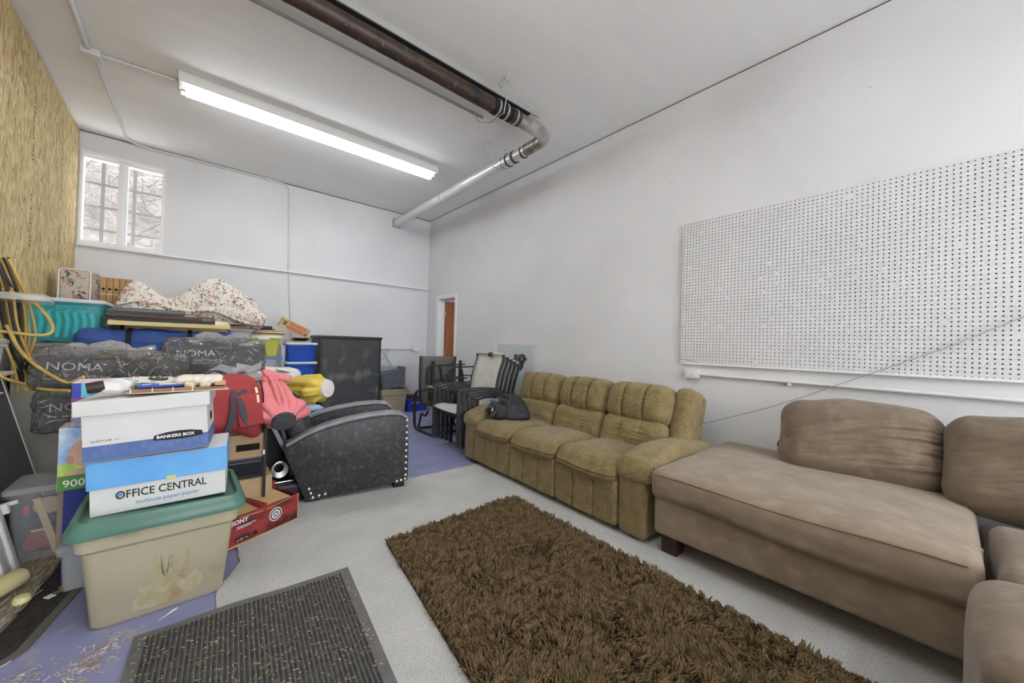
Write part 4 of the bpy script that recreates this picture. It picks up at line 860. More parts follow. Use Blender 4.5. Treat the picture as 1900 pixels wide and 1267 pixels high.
tag(MB().rbox(.10, .10, .14, .02, (3, 3, 3), 2, crumple(.008, 20, 9), loc=(-.56, 3.11, .23)).build('navy_cloth', mat('navy_print_cloth', (52,56,84), .85, var=(70,74,100), vscale=20), smooth=60), 'navy cloth stuffed in the clear utensil bin above the red mitt', 'cloth')
tag(MB().rbox(.02, .012, .045, .004, loc=(-.605, 3.005, .27)).build('red_clip', mat('red_plastic', (196,52,44), .4)), 'small red clip inside the upper left of the utensil bin', 'clip')
tag(MB().rbox(.045, .01, .010, .004, loc=(-.565, 3.0, .165)).build('wooden_stick', UW), 'short pale wooden stick inside the utensil bin', 'stick')
# ------------------------------------------------------------------ floor bits at the left
OLDW = mat('weathered_board', (150,138,118), .85, var=(120,106,86), vscale=5, vstretch=(14,1,1), bump=.6, bscale=30, bstretch=(16,1,1))
pk = thing('weathered_plank', 'weathered grey plank lying on the black mat along the left wall', 'plank', (-.60, 2.66, .006), -3)
MB().prism(ragged([(-.13, -.52), (.085, -.40), (.13, .42), (-.13, .45)], .05, .005), 0, .02, 'z').build('board', OLDW, pk)
b = MB()
for k in range(60):
    yy = random.uniform(-.38, .34); x = random.uniform(.02, .12)*(1 if yy > -.25 else .7); s = random.uniform(.02, .07)
    b.box(-.0008, .0008, 0, s, .0195, .0215, Matrix.Translation((x, yy, 0)) @ Matrix.Rotation(random.uniform(-.5, .3), 4, 'Z'))
o = b.build('splinters', mat('pale_splinter', (206,198,180), .8), pk); o['kind'] = 'stuff'
BM = mat('black_speckled_mat', (52,50,48), .9, var=(40,39,38), vscale=40, var2=(130,124,116), v2scale=120, v2lo=.66, v2hi=.74, bump=.5, bscale=120)
m2 = thing('floor_mat', 'worn black floor mat with a frayed edge under the plank', 'mat', (0, 0, 0))
MB().prism(ragged([(-.95, 2.1), (-.52, 2.10), (-.44, 2.20), (-.30, 2.90), (-.30, 3.2), (-.95, 3.2)], .06, .004), .0003, .006, 'z').build('pile', BM, m2)
MB().bar([(-.53, 2.085, .004), (-.44, 2.19, .004), (-.37, 2.54, .004), (-.30, 2.88, .004)], .03, .008, (1, -.2, 0)).build('edge_band', mat('brown_grey_binding', (92,86,78), .9), m2)
cd = thing('pillar_candle', 'broken yellowish pillar candle lying on the weathered plank', 'candle', (-.598, 2.64, .0265+.04), 0, rot=(0, 0, R(62)))
WAX = mat('yellow_wax', (206,192,120), .4, var=(214,204,146), vscale=8)
MB().lathe([(.028, -.085), (.036, -.082), (.039, -.06), (.039, .08), (.036, .088), (.02, .09)], 20, Matrix.Rotation(R(90), 4, 'Y')).build('wax', WAX, cd, smooth=50)
MB().tube([(-.085, 0, 0), (-.098, .002, .004)], .003, 5).build('wick', INK, cd)
MB().rbox(.012, .055, .05, .006, (2, 4, 4), 2, crumple(.006, 40, 2), loc=(-.088, 0, -.004)).build('broken_end', mat('pale_wax', (224,216,176), .5), cd, smooth=50)
tag(MB().lathe([(.026, 0), (.028, .01), (.022, .024), (.0, .026)], 16, Matrix.Translation((-.515, 2.545, .0262)), cap=False).build('candle_stub', WAX, smooth=50), 'small stub of yellow wax beside the pillar candle', 'candle')
cut = thing('folding_tool', 'orange handled folding tool on the floor left of the tote', 'tool', (-.395, 2.60, .0065), 40)
MB().rbox(.10, .014, .012, .004, loc=(0, 0, .006)).build('blade', mat('grey_tool_steel', (110,116,120), .4, metal=.6), cut, smooth=40)
MB().rbox(.055, .014, .013, .005, loc=(.01, .022, .007)).build('handle', mat('burnt_orange', (196,92,44), .5), cut, smooth=40)
MB().rbox(.025, .016, .014, .006, loc=(.06, 0, .007)).build('grip', mat('salmon_plastic', (214,110,84), .5), cut, smooth=40)
MB().rbox(.028, .03, .005, .002, loc=(-.06, 0, .003)).build('paper_tag', WCARD, cut)
tag(MB().tube([(-.50+.045*math.cos(a), 2.155+.028*math.sin(a), .003) for a in np.linspace(-2.5, 2.8, 18)], .0022, 5).build('white_wire', WCARD), 'loop of thin white wire on the blue floor at the left edge', 'wire')
# ------------------------------------------------------------------ leaning panels at the left edge
sd = thing('leaning_screen_door', 'dark grey panel in a pale aluminium frame leaning on the left wall', 'panel', (-.615, 3.6, 0.006), 0, rot=(0, R(-13.5), 0))
ALU = mat('dull_aluminium', (176,176,176), .4, metal=.5); GREYD = mat('dark_grey_panel', (68,68,66), .7, var=(78,78,75), vscale=3)
MB().box(-.03, -.008, -1.15, -.05, 0, 1.15).build('panel', GREYD, sd)
MB().box(-.034, 0, -.03, 0, 0, 1.18).build('frame_rail', ALU, sd, bevel=.003); MB().box(-.034, -.004, -.05, -.03, 0, 1.18).build('frame_rail', GREYD, sd)
MB().box(-.034, 0, -1.15, 0, 1.15, 1.18).build('frame_rail', ALU, sd)
wp = thing('ribbed_metal_panel', 'white ribbed metal panel with a latch at the lower left edge', 'panel', (-.602, 2.915, .028), 0, rot=(0, R(-12), R(0)))
WP = mat('white_ribbed_metal', (206,206,202), .5)
MB().box(-.02, -.005, -.9, 0, 0, .46).build('sheet', WP, wp)
for k in range(6): MB().rbox(.02, .05, .455, .009, (1, 1, 1), 3, loc=(-.002, -.03-.13*k, .23)).build('rib', WP, wp, smooth=50)
MB().rbox(.03, .035, .05, .006, loc=(.012, .005, .30)).build('latch', WCARD, wp, smooth=40); MB().rbox(.05, .015, .02, .005, loc=(.03, .012, .315)).build('latch_tongue', WCARD, wp, smooth=40)
# ------------------------------------------------------------------ shelf with tub, cords
sh = thing('wall_shelf', 'small beige shelf board on the left wall with a curved white bracket', 'shelf', (XL, 3.25, .925))
MB().box(0, .235, -.4, .24, 0, .018).build('board', mat('beige_shelf_board', (200,190,165), .6), sh, bevel=.002)
MB().bar(fillet([(.005, .22, -.16), (.06, .22, -.03), (.13, .22, -.025), (.17, .22, -.10), (.20, .22, -.105)], .04), .03, .006, (0, 1, 0)).build('bracket', WMETAL, sh, smooth=40)
clearbin('white_tub', 'white plastic tub standing on the small wall shelf', (XL+.125, 3.20, .944), .20, .34, .155, mat('white_tub_plastic', (205,208,214), .4), FROST)
YEL = mat('yellow_cord', (198,166,76), .45, var=(176,142,58), vscale=12); YBK = mat('black_cord', (44,42,40), .5)
def loopcord(label, m, pts, rad=.0068):
    P = [Vector(p) for p in pts]; out = []
    for i in range(len(P)-1):
        p0, p1, p2, p3 = P[max(i-1, 0)], P[i], P[i+1], P[min(i+2, len(P)-1)]
        for k in range(6): t = k/6; out.append(.5*((2*p1)+(p2-p0)*t+(2*p0-5*p1+4*p2-p3)*t*t+(3*p1-p0-3*p2+p3)*t**3))
    out.append(P[-1]); return tag(MB().tube(out, rad, 7).build('extension_cord', m, smooth=60), label, 'cord', 'extension cords hanging at the left wall')
hk = thing('wall_hook', 'dark wall hook on the strand board holding the looped cords', 'hook', (XL, 3.95, 1.60)); MB().tube(fillet([(0, 0, .04), (.02, 0, .04), (.10, -.1, -.02), (.12, -.12, .03)], .03), .006, 8).build('hook_wire', mat('rusty_dark', (70,52,40), .6), hk)
cols2 = [(YEL, 'yellow'), (YBK, 'black')]
for k in range(8):
    m_, nm = cols2[1 if k in (1, 3, 6) else 0]; j = random.uniform; s = k*.016
    y0 = 3.62+.05*(k % 3); x0 = -.905+s*.55; zb = .80+.05*(k % 4)
    pts = [(x0, y0, 1.60), (x0+.03, y0-.02, 1.52), (x0+.075+.01*j(-1, 1), y0, 1.36), (x0+.09+.02*j(-1, 1), y0+.02, 1.15), (x0+.085+.03*j(-1, 1), y0+.02, 1.0), (x0+.10+.02*j(-1, 1), y0, zb+.06), (x0+.125, y0-.01, zb), (x0+.135+.01*j(-1, 1), y0-.03, zb+.06), (x0+.11, y0-.05, 1.0), (x0+.07+.02*j(-1, 1), y0-.06, 1.2), (x0+.03, y0-.06, 1.42), (x0-.01, y0-.05, 1.58)]
    loopcord('%s extension cord looped in the bundle at the left wall, %s loop from the wall' % (nm, ['first','second','third','fourth','fifth','sixth','seventh','eighth'][k]), m_, pts)
loopcord('yellow extension cord bulging out in a wide loop before the turquoise bin', YEL, [(-.86, 3.6, 1.42), (-.74, 3.58, 1.36), (-.66, 3.56, 1.25), (-.645, 3.55, 1.175), (-.69, 3.52, 1.15), (-.80, 3.5, 1.165), (-.88, 3.5, 1.17)], .009)
loopcord('yellow extension cord trailing down across the black tree boxes', YEL, [(-.78, 3.40, 1.20), (-.70, 3.2, 1.10), (-.64, 3.05, 1.05), (-.56, 2.93, .985), (-.46, 2.83, .925), (-.40, 2.79, .955)], .008)
loopcord('dull yellow cord sagging below the bundle to the striped box', YEL, [(-.80, 3.30, .99), (-.74, 3.2, .93), (-.66, 3.1, .905), (-.56, 2.95, .885), (-.45, 2.82, .885)], .008)
cl = thing('bin_cover', 'clear plastic bin cover lying flat on top of the cord bundle', 'cover', (-.80, 3.50, 1.34), 8)
lid(cl, .32, .42, .02, FROST, rad=.05, h=.022, lip=.018)
# ================================================================== black tree boxes in plastic wrap
NBLK = mat('black_printed_card', (58,58,64), .45, var=(48,48,54), vscale=6)
def treebox(label, loc, w_, d_, h, rot, sub, zig=False, seed=1, off=(.03, .62)):
    t = thing('tree_box', label, 'box', loc, group='black boxes wrapped in clear plastic', rot=rot)
    MB().box(-w_/2, w_/2, -d_/2, d_/2, 0, h).build('carton_body', NBLK, t, bevel=.003)
    text('NOMA', .058, WINK, t, (-w_/2+off[0], -d_/2-.001, h*off[1]), sx=1.15); text(sub, .022, WINK, t, (-w_/2+off[0], -d_/2-.001, h*off[1]-.034)); scribble(t, WINK, -w_/2+off[0]+.0125*len(sub), -w_/2+off[0]+.235, -d_/2, h*off[1]-.034, .014, seed)
    MB().box(-w_/2+off[0], -w_/2+off[0]+.24, -d_/2-.001, -d_/2, h*off[1]-.047, h*off[1]-.045).build('rule_line', WINK, t)
    if zig:
        MB().prism([(w_/2-.30, 0), (w_/2-.30, .035), (w_/2-.24, .075), (w_/2-.15, .045), (w_/2-.15, .078), (w_/2-.06, .055), (w_/2-.002, .08), (w_/2-.002, 0)], -d_/2-.0012, -d_/2, 'y').build('white_zigzag', WINK, t)
    else:
        MB().disc((w_*.12, -d_/2-.0012, h*.35), .045, (0,-1,0), 18, .001).build('grey_emblem', mat('charcoal_print', (84,84,92), .5), t)
    def wrp(P):
        P = P.copy(); up = np.clip(P[:, 2]/(h/2), 0, 1); P[:, 2] += .03*up; return P
    MB().rbox(w_+.05, d_+.05, h+.03, .045, (36, 14, 16), 3, seq(wrp, crumple(.022, 8, seed, .016, 30)), loc=(0, 0, h/2+.008)).build('plastic_wrap', WRAP, t, smooth=25)
    def gath(P): P = P.copy(); P[:, 2] += .03*np.abs(np.sin(9*P[:, 0]/w_+seed)); return P
    MB().rbox(w_*.62, d_*.7, .07, .03, (24, 10, 4), 3, seq(gath, crumple(.02, 14, seed+2, .012, 40)), loc=(-w_*.05 if not zig else .02, 0, h+.03)).build('gathered_film', FILM2, t, smooth=25)
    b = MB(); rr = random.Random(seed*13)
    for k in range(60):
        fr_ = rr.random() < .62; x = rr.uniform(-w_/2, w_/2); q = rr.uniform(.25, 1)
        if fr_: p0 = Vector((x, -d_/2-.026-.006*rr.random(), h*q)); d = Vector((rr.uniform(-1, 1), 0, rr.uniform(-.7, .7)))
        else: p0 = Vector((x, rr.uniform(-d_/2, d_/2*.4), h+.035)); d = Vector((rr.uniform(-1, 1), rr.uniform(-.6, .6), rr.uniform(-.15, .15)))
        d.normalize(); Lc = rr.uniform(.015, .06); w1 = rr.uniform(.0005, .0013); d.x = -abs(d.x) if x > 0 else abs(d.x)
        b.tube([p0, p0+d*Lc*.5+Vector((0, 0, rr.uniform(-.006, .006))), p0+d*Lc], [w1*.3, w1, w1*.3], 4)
    o = b.build('crease_highlights', CREASE_GLINT, t); o['kind'] = 'stuff'
    return t
FILM2 = film('hazy_film', haze=.22)
CREASE_GLINT = mat('film_glint', (236,237,238), .15, spec=1)  # white strokes painted as glints on the plastic folds
carton('cardboard_box', 'brown cardboard box under the two left black tree boxes', (-.26, 3.14, 0), .48, .34, .645, KRAFT)
treebox('wrapped black tree box, lower of the two at left', (-.325, 3.12, .665), .50, .30, .165, (0, 0, R(1)), 'Pre-', seed=1)
treebox('wrapped black tree box sagging under plastic, upper of the two at left', (-.315, 3.12, .862), .56, .30, .165, (0, R(4), R(-1)), 'Pre-Lit G', seed=5)
carton('cardboard_box', 'brown cardboard box deep in the pile under the clear bin of toys', (.15, 3.42, 0), .54, .36, .755, KRAFT)
cb2 = clearbin('clear_bin', 'clear plastic bin of green toys under the right black tree box', (.15, 3.40, .757), .48, .30, .13, CLEARP, FROST)
for i, c_ in enumerate(((180,210,60), (90,150,140), (200,220,120), (150,190,50), (210,205,190), (96,160,120), (160,150,140))):
    tag(MB().rbox(.055, .10, .07, .012, (3, 3, 3), 2, crumple(.006, 25, i), loc=(-.045+.064*i, 3.34, .81)).build('toy_block', mat('toy_tint_%d' % i, c_, .5), smooth=50), ['lime', 'sea green', 'pale lime', 'leaf green', 'ivory', 'mint green', 'taupe'][i]+' toy piece inside the clear bin under the right tree box', 'toy')
treebox('wrapped black tree box with a white zigzag print at right of the pile', (.145, 3.40, .912), .50, .28, .195, (0, R(-1), R(1)), 'Guirlande', zig=True, seed=9, off=(.03, .66))
tag(MB().rbox(.05, .05, .10, .01, (2, 2, 3), 2, crumple(.004, 30, 2), loc=(-.11, 3.20, .93)).build('teal_cloth', mat('teal_cloth', (56,120,112), .8), smooth=50), 'teal cloth showing between the two wrapped black boxes', 'cloth')
# ------------------------------------------------------------------ red duffel
REDN = mat('red_nylon', (158,46,50), .7, var=(144,40,44), vscale=5, bump=.2, bscale=60); GREYN = mat('charcoal_nylon', (62,64,70), .7)
carton('cardboard_box', 'tan cardboard box with a dark slot under the red duffel bag', (.165, 2.94, .43), .40, .26, .145, KRAFT)
cbx = [o for o in bpy.data.objects if o.get('label', '').startswith('tan cardboard box with a dark slot')][0]; MB().box(.06, .18, -.1312, -.13, .045, .085).build('dark_slot', DARK, cbx)
bd = thing('drawer_unit', 'black plastic drawer unit between the two cardboard boxes', 'drawer', (.165, 2.94, .30))
MB().box(-.20, .20, -.13, .13, 0, .129).build('case', mat('smoky_plastic', (44,46,54), .25), bd, bevel=.004); MB().box(-.19, .19, -.136, -.13, .02, .105).build('drawer_front', mat('dark_glossy', (30,32,38), .15), bd, bevel=.003)
carton('cardboard_box', 'large tan cardboard box at the bottom behind the red speaker carton', (.20, 2.97, 0), .44, .30, .299, KRAFT)
mp = thing('metal_post', 'thin black metal post in front of the stacked cardboard boxes', 'post', (.372, 2.80, 0)); MB().box(-.008, .008, -.008, .008, 0, .60).build('upright', BLACK, mp); MB().box(-.02, .02, -.02, .02, 0, .006).build('foot_plate', BLACK, mp)
MB().rbox(.012, .02, .03, .004, loc=(-.008, -.012, .46)).build('clip', CREAM, mp)
db = thing('duffel_bag', 'red duffel bag with charcoal straps slumped over the boxes', 'bag', (.125, 2.80, .577), 0)
def duf(P):
    P = P.copy(); u_ = P[:, 0]/.24; P[:, 2] += np.where(P[:, 2] > 0, .03*(1-u_**2)-.05*np.clip(u_-.4, 0, 1), 0); dr = np.clip((u_-.35)/.5, 0, 1); P[:, 2] -= np.where(P[:, 2] < 0, .05*dr, 0); return P
MB().rbox(.44, .19, .33, .075, (14, 6, 9), 4, seq(duf, crumple(.022, 7, 11, .006, 22)), loc=(0, .0, .185)).build('body', REDN, db, smooth=70)
MB().rbox(.13, .03, .20, .014, (5, 2, 6), 2, crumple(.006, 18, 4), M=Matrix.Translation((.15, -.105, .17)) @ Matrix.Rotation(R(-8), 4, 'Y')).build('end_pocket', REDN, db, smooth=60)
for k, pp in enumerate(([(.05, -.09, .05), (.075, -.115, .16), (.07, -.11, .27), (.10, -.04, .37), (.12, .03, .385)], [(.16, -.11, .06), (.115, -.125, .15), (.10, -.12, .25), (.14, -.08, .31), (.19, -.02, .33)], [(-.10, -.09, .30), (-.06, -.05, .385), (-.02, .0, .40), (.03, .03, .375)])):
    MB().bar(fillet(pp, .05), .036, .005, (1, .3, 0)).build('strap', GREYN, db, smooth=50)
MB().bar([(.175, -.11, .30), (.185, -.118, .25), (.19, -.118, .21)], .012, .006, (1, 0, 0)).build('zip_pull', mat('cream_pull', (216,200,160), .5), db)
MB().tube([(.20, -.07, .34), (.215, -.095, .26), (.222, -.09, .15), (.215, -.08, .06)], .004, 6).build('zip', BLACK, db)
# ------------------------------------------------------------------ folded umbrellas
def umbrella(label, top, end, cloth, capm, rmax, seed, octo, lobe):
    A, B = Vector(top), Vector(end); ax = (B-A); L = ax.length; t = thing('folded_umbrella', label, 'umbrella', A, rot=ax.to_track_quat('Z', 'Y').to_euler())
    rp = random.Random(seed); n = 108; V = []; F = []; m = 34; ph = [rp.uniform(0, 6.28) for _ in range(4)]; rc = rmax*.76
    for j in range(m+1):
        s = j/m; base = .045+(rmax*1.02-.045)*min(1, (s/.6))**.9
        if s < .08: base *= .5+6.2*s
        tie = 1-.40*math.exp(-((s-.22)/.045)**2); fin = max(0, (s-.88)/.12)
        for k in range(n):
            a = 2*math.pi*k/n; w1 = abs(math.sin(3.5*a+ph[0]+1.6*s+.3*math.sin(5*s))); w2 = abs(math.sin(6*a+ph[1]-1.2*s))
            fold = .42*(w1-.55)+.20*(w2-.6); rr = base*tie*(1+fold*min(1, .35+s*1.4)*(1-fin))
            fl = math.exp(-((s-.80)/.10)**2); rr += lobe*fl*(max(0, math.cos(a))**7+max(0, -math.cos(a))**7)+.35*lobe*fl*max(0, -math.sin(a))**8
            rr = rr*(1-fin)+rc*1.03*fin
            V.append((rr*math.cos(a), rr*math.sin(a), s*L))
    for j in range(m):
        for k in range(n): F.append((j*n+k, j*n+(k+1) % n, (j+1)*n+(k+1) % n, (j+1)*n+k))
    F.append(tuple(range(n-1, -1, -1))); b = MB(); b.add(V, F); b.build('canopy_cloth', cloth, t, smooth=75)
    b = MB(); b.lathe([(rc*.7, L-.05), (rc, L-.012), (rc*1.03, L+.004), (rc*.97, L+.014), (rc*.55, L+.016), (rc*.5, L+.022), (rc*.2, L+.024)], 8 if octo else 28); b.build('end_cap', capm, t, smooth=30 if not octo else 20)
    tl = MB().rbox(.035, .20, .07, .02, (4, 8, 4), 2, crumple(.012, 18, seed), M=Matrix.Translation((.05, .03, .05)) @ Matrix.Rotation(R(70), 4, 'Z')); tl.build('tie_tail', cloth, t, smooth=60)
    return t
PINK = mat('salmon_pink_cloth', (218,122,128), .75, var=(208,106,114), vscale=6); YELC = mat('mustard_yellow_cloth', (206,184,58), .7, var=(190,166,44), vscale=6)
umbrella('folded salmon pink umbrella with a black octagonal end cap over the armchair', (.415, 3.12, .905), (.445, 2.66, .665), PINK, mat('charcoal_cap', (62,62,68), .5), .086, 3, True, .085)
umbrella('folded yellow umbrella with a round white end cap behind the pink one', (.50, 3.50, .76), (.80, 3.10, .80), YELC, mat('pale_grey_cap', (206,200,198), .5), .088, 8, False, .03)
# ------------------------------------------------------------------ black club armchair facing right
LEA = mat('scuffed_black_leather', (50,50,52), .45, var=(42,42,44), vscale=9, var2=(84,84,86), v2scale=26, v2lo=.52, v2hi=.80, bump=.12, bscale=40); LEAT = mat('sheen_grey_leather', (136,137,143), .32, var=(116,117,122), vscale=9)
ac = thing('club_armchair', 'black leather club armchair with sloping arms and silver nailheads', 'armchair', (.645, 2.955, .009), -10)
side = [(.0, .015), (-.15, .40), (-.10, .435), (.0, .485), (.12, .53), (.26, .562), (.42, .585), (.58, .592), (.66, .58), (.70, .545), (.715, .48), (.722, .30), (.722, .05), (.60, .045)]
inner = [(x*.985+.004, z-.0) for x, z in side]
for y0 in (0, .58):
    MB().prism(side, y0, y0+.125, 'y').build('arm', LEA, ac, bevel=.010, smooth=50)
    top = [(-.13, .415), (.0, .487), (.12, .532), (.26, .564), (.42, .587), (.58, .594), (.665, .582), (.705, .545)]
    MB().bar([(x, y0+.0625, z+.004) for x, z in top], .125, .022, (0, 1, 0)).build('arm_top_band', LEAT, ac, smooth=60, bevel=.006)  # paler colour paints in the sheen along the arm top
    MB().tube([(x, y0+.002, z-.012) for x, z in top], .006, 6).build('piping', LEA, ac, smooth=50)
MB().rbox(.66, .46, .17, .05, (6, 4, 3), 3, loc=(.35, .3525, .31)).build('seat_cushion', LEA, ac, smooth=70)
MB().box(.06, .70, .125, .58, .06, .24).build('seat_base', LEA, ac, bevel=.01)
MB().rbox(.16, .46, .60, .06, (3, 5, 6), 3, M=Matrix.Translation((-.04, .3525, .47)) @ Matrix.Rotation(R(-22), 4, 'Y')).build('backrest', LEA, ac, smooth=70)
MB().box(.03, .055, .118, .132, .34, .66, Matrix.Translation((-.02, 0, 0)) @ Matrix.Rotation(R(-24), 4, 'Y')).build('back_edge_band', LEAT, ac)
for x, y in ((.66, .06), (.66, .64), (.05, .06), (.05, .64)): MB().box(x-.04, x+.04, y-.035, y+.035, 0, .05).build('foot', BLACK, ac)
NAIL = mat('silver_nailhead', (210,205,198), .25, metal=.9); nh = MB().lathe([(.0125, 0), (.0105, .005), (.0055, .0085), (.0005, .009)], 10, Matrix.Rotation(R(90), 4, 'X'), cap=False)
spots = [(.702, .535-.0485*k) for k in range(10)]+[(.70, .068), (.668, .062), (.635, .058), (.02, .10), (.032, .066), (.045, .034), (.085, .042), (.125, .046)]
first = None
for x, z in spots:
    if first is None: first = nh.build('nailhead', NAIL, ac, smooth=60); o = first
    else: o = first.copy(); COL.objects.link(o)
    o.parent = ac; o.location = (x, .0, z)
ck = thing('chrome_coil', 'coil of shiny chrome hose behind the armchair', 'hose', (.50, 3.06, .16))
for k in range(4): MB().tube([(.05*math.cos(a)*(1-.1*k), .012*k, .09+.055*math.sin(a)*(1-.12*k)) for a in np.linspace(0, 6.28, 24)[:-1]], .007, 7, closed=True).build('coil', CHROME, ck, smooth=60)
MB().rbox(.16, .05, .012, .005, loc=(.02, 0, .005)).build('chrome_bar', CHROME, ck, smooth=40)
dbx = thing('black_case', 'black hard case on the floor behind the armchair', 'case', (.53, 3.10, .009)); MB().rbox(.22, .20, .145, .03, (3, 3, 3), 3, loc=(0, 0, .0745)).build('shell', mat('dark_navy_plastic', (34,34,42), .4), dbx, smooth=50); MB().box(-.11, .11, -.1015, -.1, .07, .076).build('seam', DARK, dbx)
dc = thing('dark_bag', 'black cloth bag filling the gap behind the armchair back', 'bag', (.47, 3.30, .009)); MB().rbox(.24, .24, .58, .06, (5, 5, 8), 3, crumple(.02, 8, 6), loc=(0, 0, .30)).build('body', mat('black_cloth', (26,26,29), .8), dc, smooth=60); MB().bar([(.04, -.14, .56), (.07, -.16, .42), (.09, -.15, .25)], .025, .005, (1, 0, 0)).build('strap', GREYN, dc)
wb = thing('blue_bottle_pack', 'blue and white pack behind the armchair under the yellow umbrella', 'box', (.80, 3.78, 0)); MB().box(-.13, .13, -.09, .09, 0, .56).build('carton_body', mat('pale_blue_print', (150,184,214), .5), wb, bevel=.003); text('MA', .05, WINK, wb, (-.10, -.0906, .49)); MB().box(-.13, .13, -.0906, -.09, .47, .54).build('blue_band', mat('navy_band', (40,60,110), .5), wb)
# ------------------------------------------------------------------ red speaker carton
sx = thing('speaker_carton', 'torn red speaker carton with open flaps on the grey carpet', 'box', (.318, 2.738, .009), 27)
REDC = mat('dark_red_print', (150,42,42), .55, var=(58,22,24), vscale=7, vstretch=(1,1,2.4))
w_, d_, h = .42, .22, .165; tk = .004
b = MB(); b.box(-w_/2, w_/2, -d_/2, d_/2, 0, tk); b.box(-w_/2, -w_/2+tk, -d_/2, d_/2, tk, h); b.box(w_/2-tk, w_/2, -d_/2, d_/2, tk, h); b.box(-w_/2+tk, w_/2-tk, -d_/2, -d_/2+tk, tk, h); b.box(-w_/2+tk, w_/2-tk, d_/2-tk, d_/2, tk, h+.05); b.build('carton_body', REDC, sx)
for x0, x1, ry in ((-.17, -.03, 5), (.02, .18, -6)): MB().box(x0, x1, -.095, .10, .150, .154, Matrix.Rotation(R(ry), 4, 'Y') @ Matrix.Rotation(R(6), 4, 'X')).build('inner_flap', KRAFT2, sx)
MB().box(-.02, .01, -.1, .1, .10, .175).build('red_divider', REDC, sx)
MB().box(-w_/2, w_/2, -d_/2-.001, -d_/2, 0, .008).build('worn_edge', KRAFT2, sx); MB().box(w_/2-.004, w_/2+.0006, -d_/2-.0012, -d_/2+.004, 0, h).build('worn_edge', KRAFT2, sx)
GREYI = mat('silver_print', (196,192,188), .4); MB().lathe([(.040, 0), (.040, .001)], 24, Matrix.Translation((.06, -d_/2, .092)) @ Matrix.Rotation(R(90), 4, 'X')).build('speaker_print', GREYI, sx)
for k, (rr, m_) in enumerate(((.034, INK), (.027, GREYI), (.017, mat('mid_grey_print', (110,106,104), .5)), (.008, GREYI))): MB().lathe([(rr, 0), (rr, .0013+.0003*k)], 20, Matrix.Translation((.06, -d_/2, .092)) @ Matrix.Rotation(R(90), 4, 'X')).build('speaker_ring', m_, sx)
text('SONY', .034, WINK, sx, (-.195, -d_/2-.001, .122), off=.0005); MB().box(-.172, -.095, -d_/2-.0006, -d_/2, .022, .046).build('black_badge', INK, sx); scribble(sx, WINK, -.166, -.105, -d_/2-.0006, .027, .011, 6, slant=.3); MB().disc((-.062, -d_/2, .035), .013, (0,-1,0), 14, .0007).build('dark_mark', INK, sx)
MB().box(-.165, -.06, -d_/2-.0008, -d_/2, .103, .106).build('rule_line', WINK, sx); MB().box(-.165, -.085, -d_/2-.0008, -d_/2, .094, .097).build('rule_line', WINK, sx)
# ================================================================== back of the pile
cbn = thing('tall_cabinet', 'tall scuffed black cabinet seen from its plain side against the back wall', 'cabinet', (1.34, 5.66, 0))
SCUF = mat('scuffed_black_paint', (62,63,64), .5, var=(50,51,53), vscale=4, var2=(122,123,122), v2scale=4, v2lo=.52, v2hi=.80, detail=8)
MB().box(.045, .86, 0, .52, .0, 1.195).build('carcass', SCUF, cbn, bevel=.004)
MB().box(.0, .88, -.02, .54, 1.195, 1.235).build('top', mat('black_lacquer', (40,40,42), .4), cbn, bevel=.012); MB().box(.02, .05, -.006, .52, 0, 1.195).build('front_stile', MATS['black_lacquer'], cbn); MB().box(.84, .866, -.006, .0, 0, 1.195).build('back_stile', MATS['black_lacquer'], cbn)
MB().box(.05, .84, -.0015, 0, .60, .604).build('groove', MATS['black_lacquer'], cbn)
GTOTE = mat('grey_tote_plastic', (96,99,112), .45); BT2 = mat('tan_tote_plastic', (166,154,126), .45, var=(158,146,118), vscale=6)
t = thing('storage_tote', 'tan storage tote without lid under the tilted grey tote', 'storage bin', (2.55, 6.06, 0)); tub(t, .40, .30, .45, .34, .40, BT2, rad=.04, band=.25); MB().box(-.05, .02, -.168, -.160, .02, .09, Matrix.Rotation(R(3), 4, 'Y')).build('dent', BT2, t, bevel=.02)
t = thing('storage_tote', 'tilted grey tote with junk on top of the tan tote', 'storage bin', (2.55, 6.05, .425), rot=(0, R(-9), 0)); tub(t, .40, .28, .45, .34, .30, GTOTE, rad=.04, band=.2)
tag(MB().rbox(.30, .24, .10, .03, (6, 6, 3), 2, crumple(.012, 12, 3), loc=(2.46, 6.05, .72)).build('clear_case', clear('grey_film', (170,180,178), .4, .2), smooth=40), 'clear crumpled plastic case lying in the tilted grey tote', 'case')
tag(MB().box(-.10, .10, -.12, .12, 0, .012, Matrix.Translation((2.44, 6.0, .655)) @ Matrix.Rotation(R(-9), 4, 'Y')).build('green_board', mat('green_board', (62,110,84), .7)), 'green board lying in the tilted grey tote', 'board')
RB = mat('recycling_blue', (34,60,168), .45)
t = thing('recycling_box', 'blue recycling box with white lettering on the floor by the back wall', 'storage bin', (2.97, 6.05, 0)); tub(t, .34, .26, .38, .30, .22, RB, rad=.025); scribble(t, WINK, -.06, .13, -.150, .155, .018, 3, th=.002); scribble(t, WINK, -.06, .12, -.149, .133, .016, 8, th=.002); MB().box(-.10, -.072, -.1515, -.149, .135, .168).build('logo', WINK, t)
PINE = mat('pine_cone_brown', (96,70,48), .8, var=(120,92,62), vscale=40)
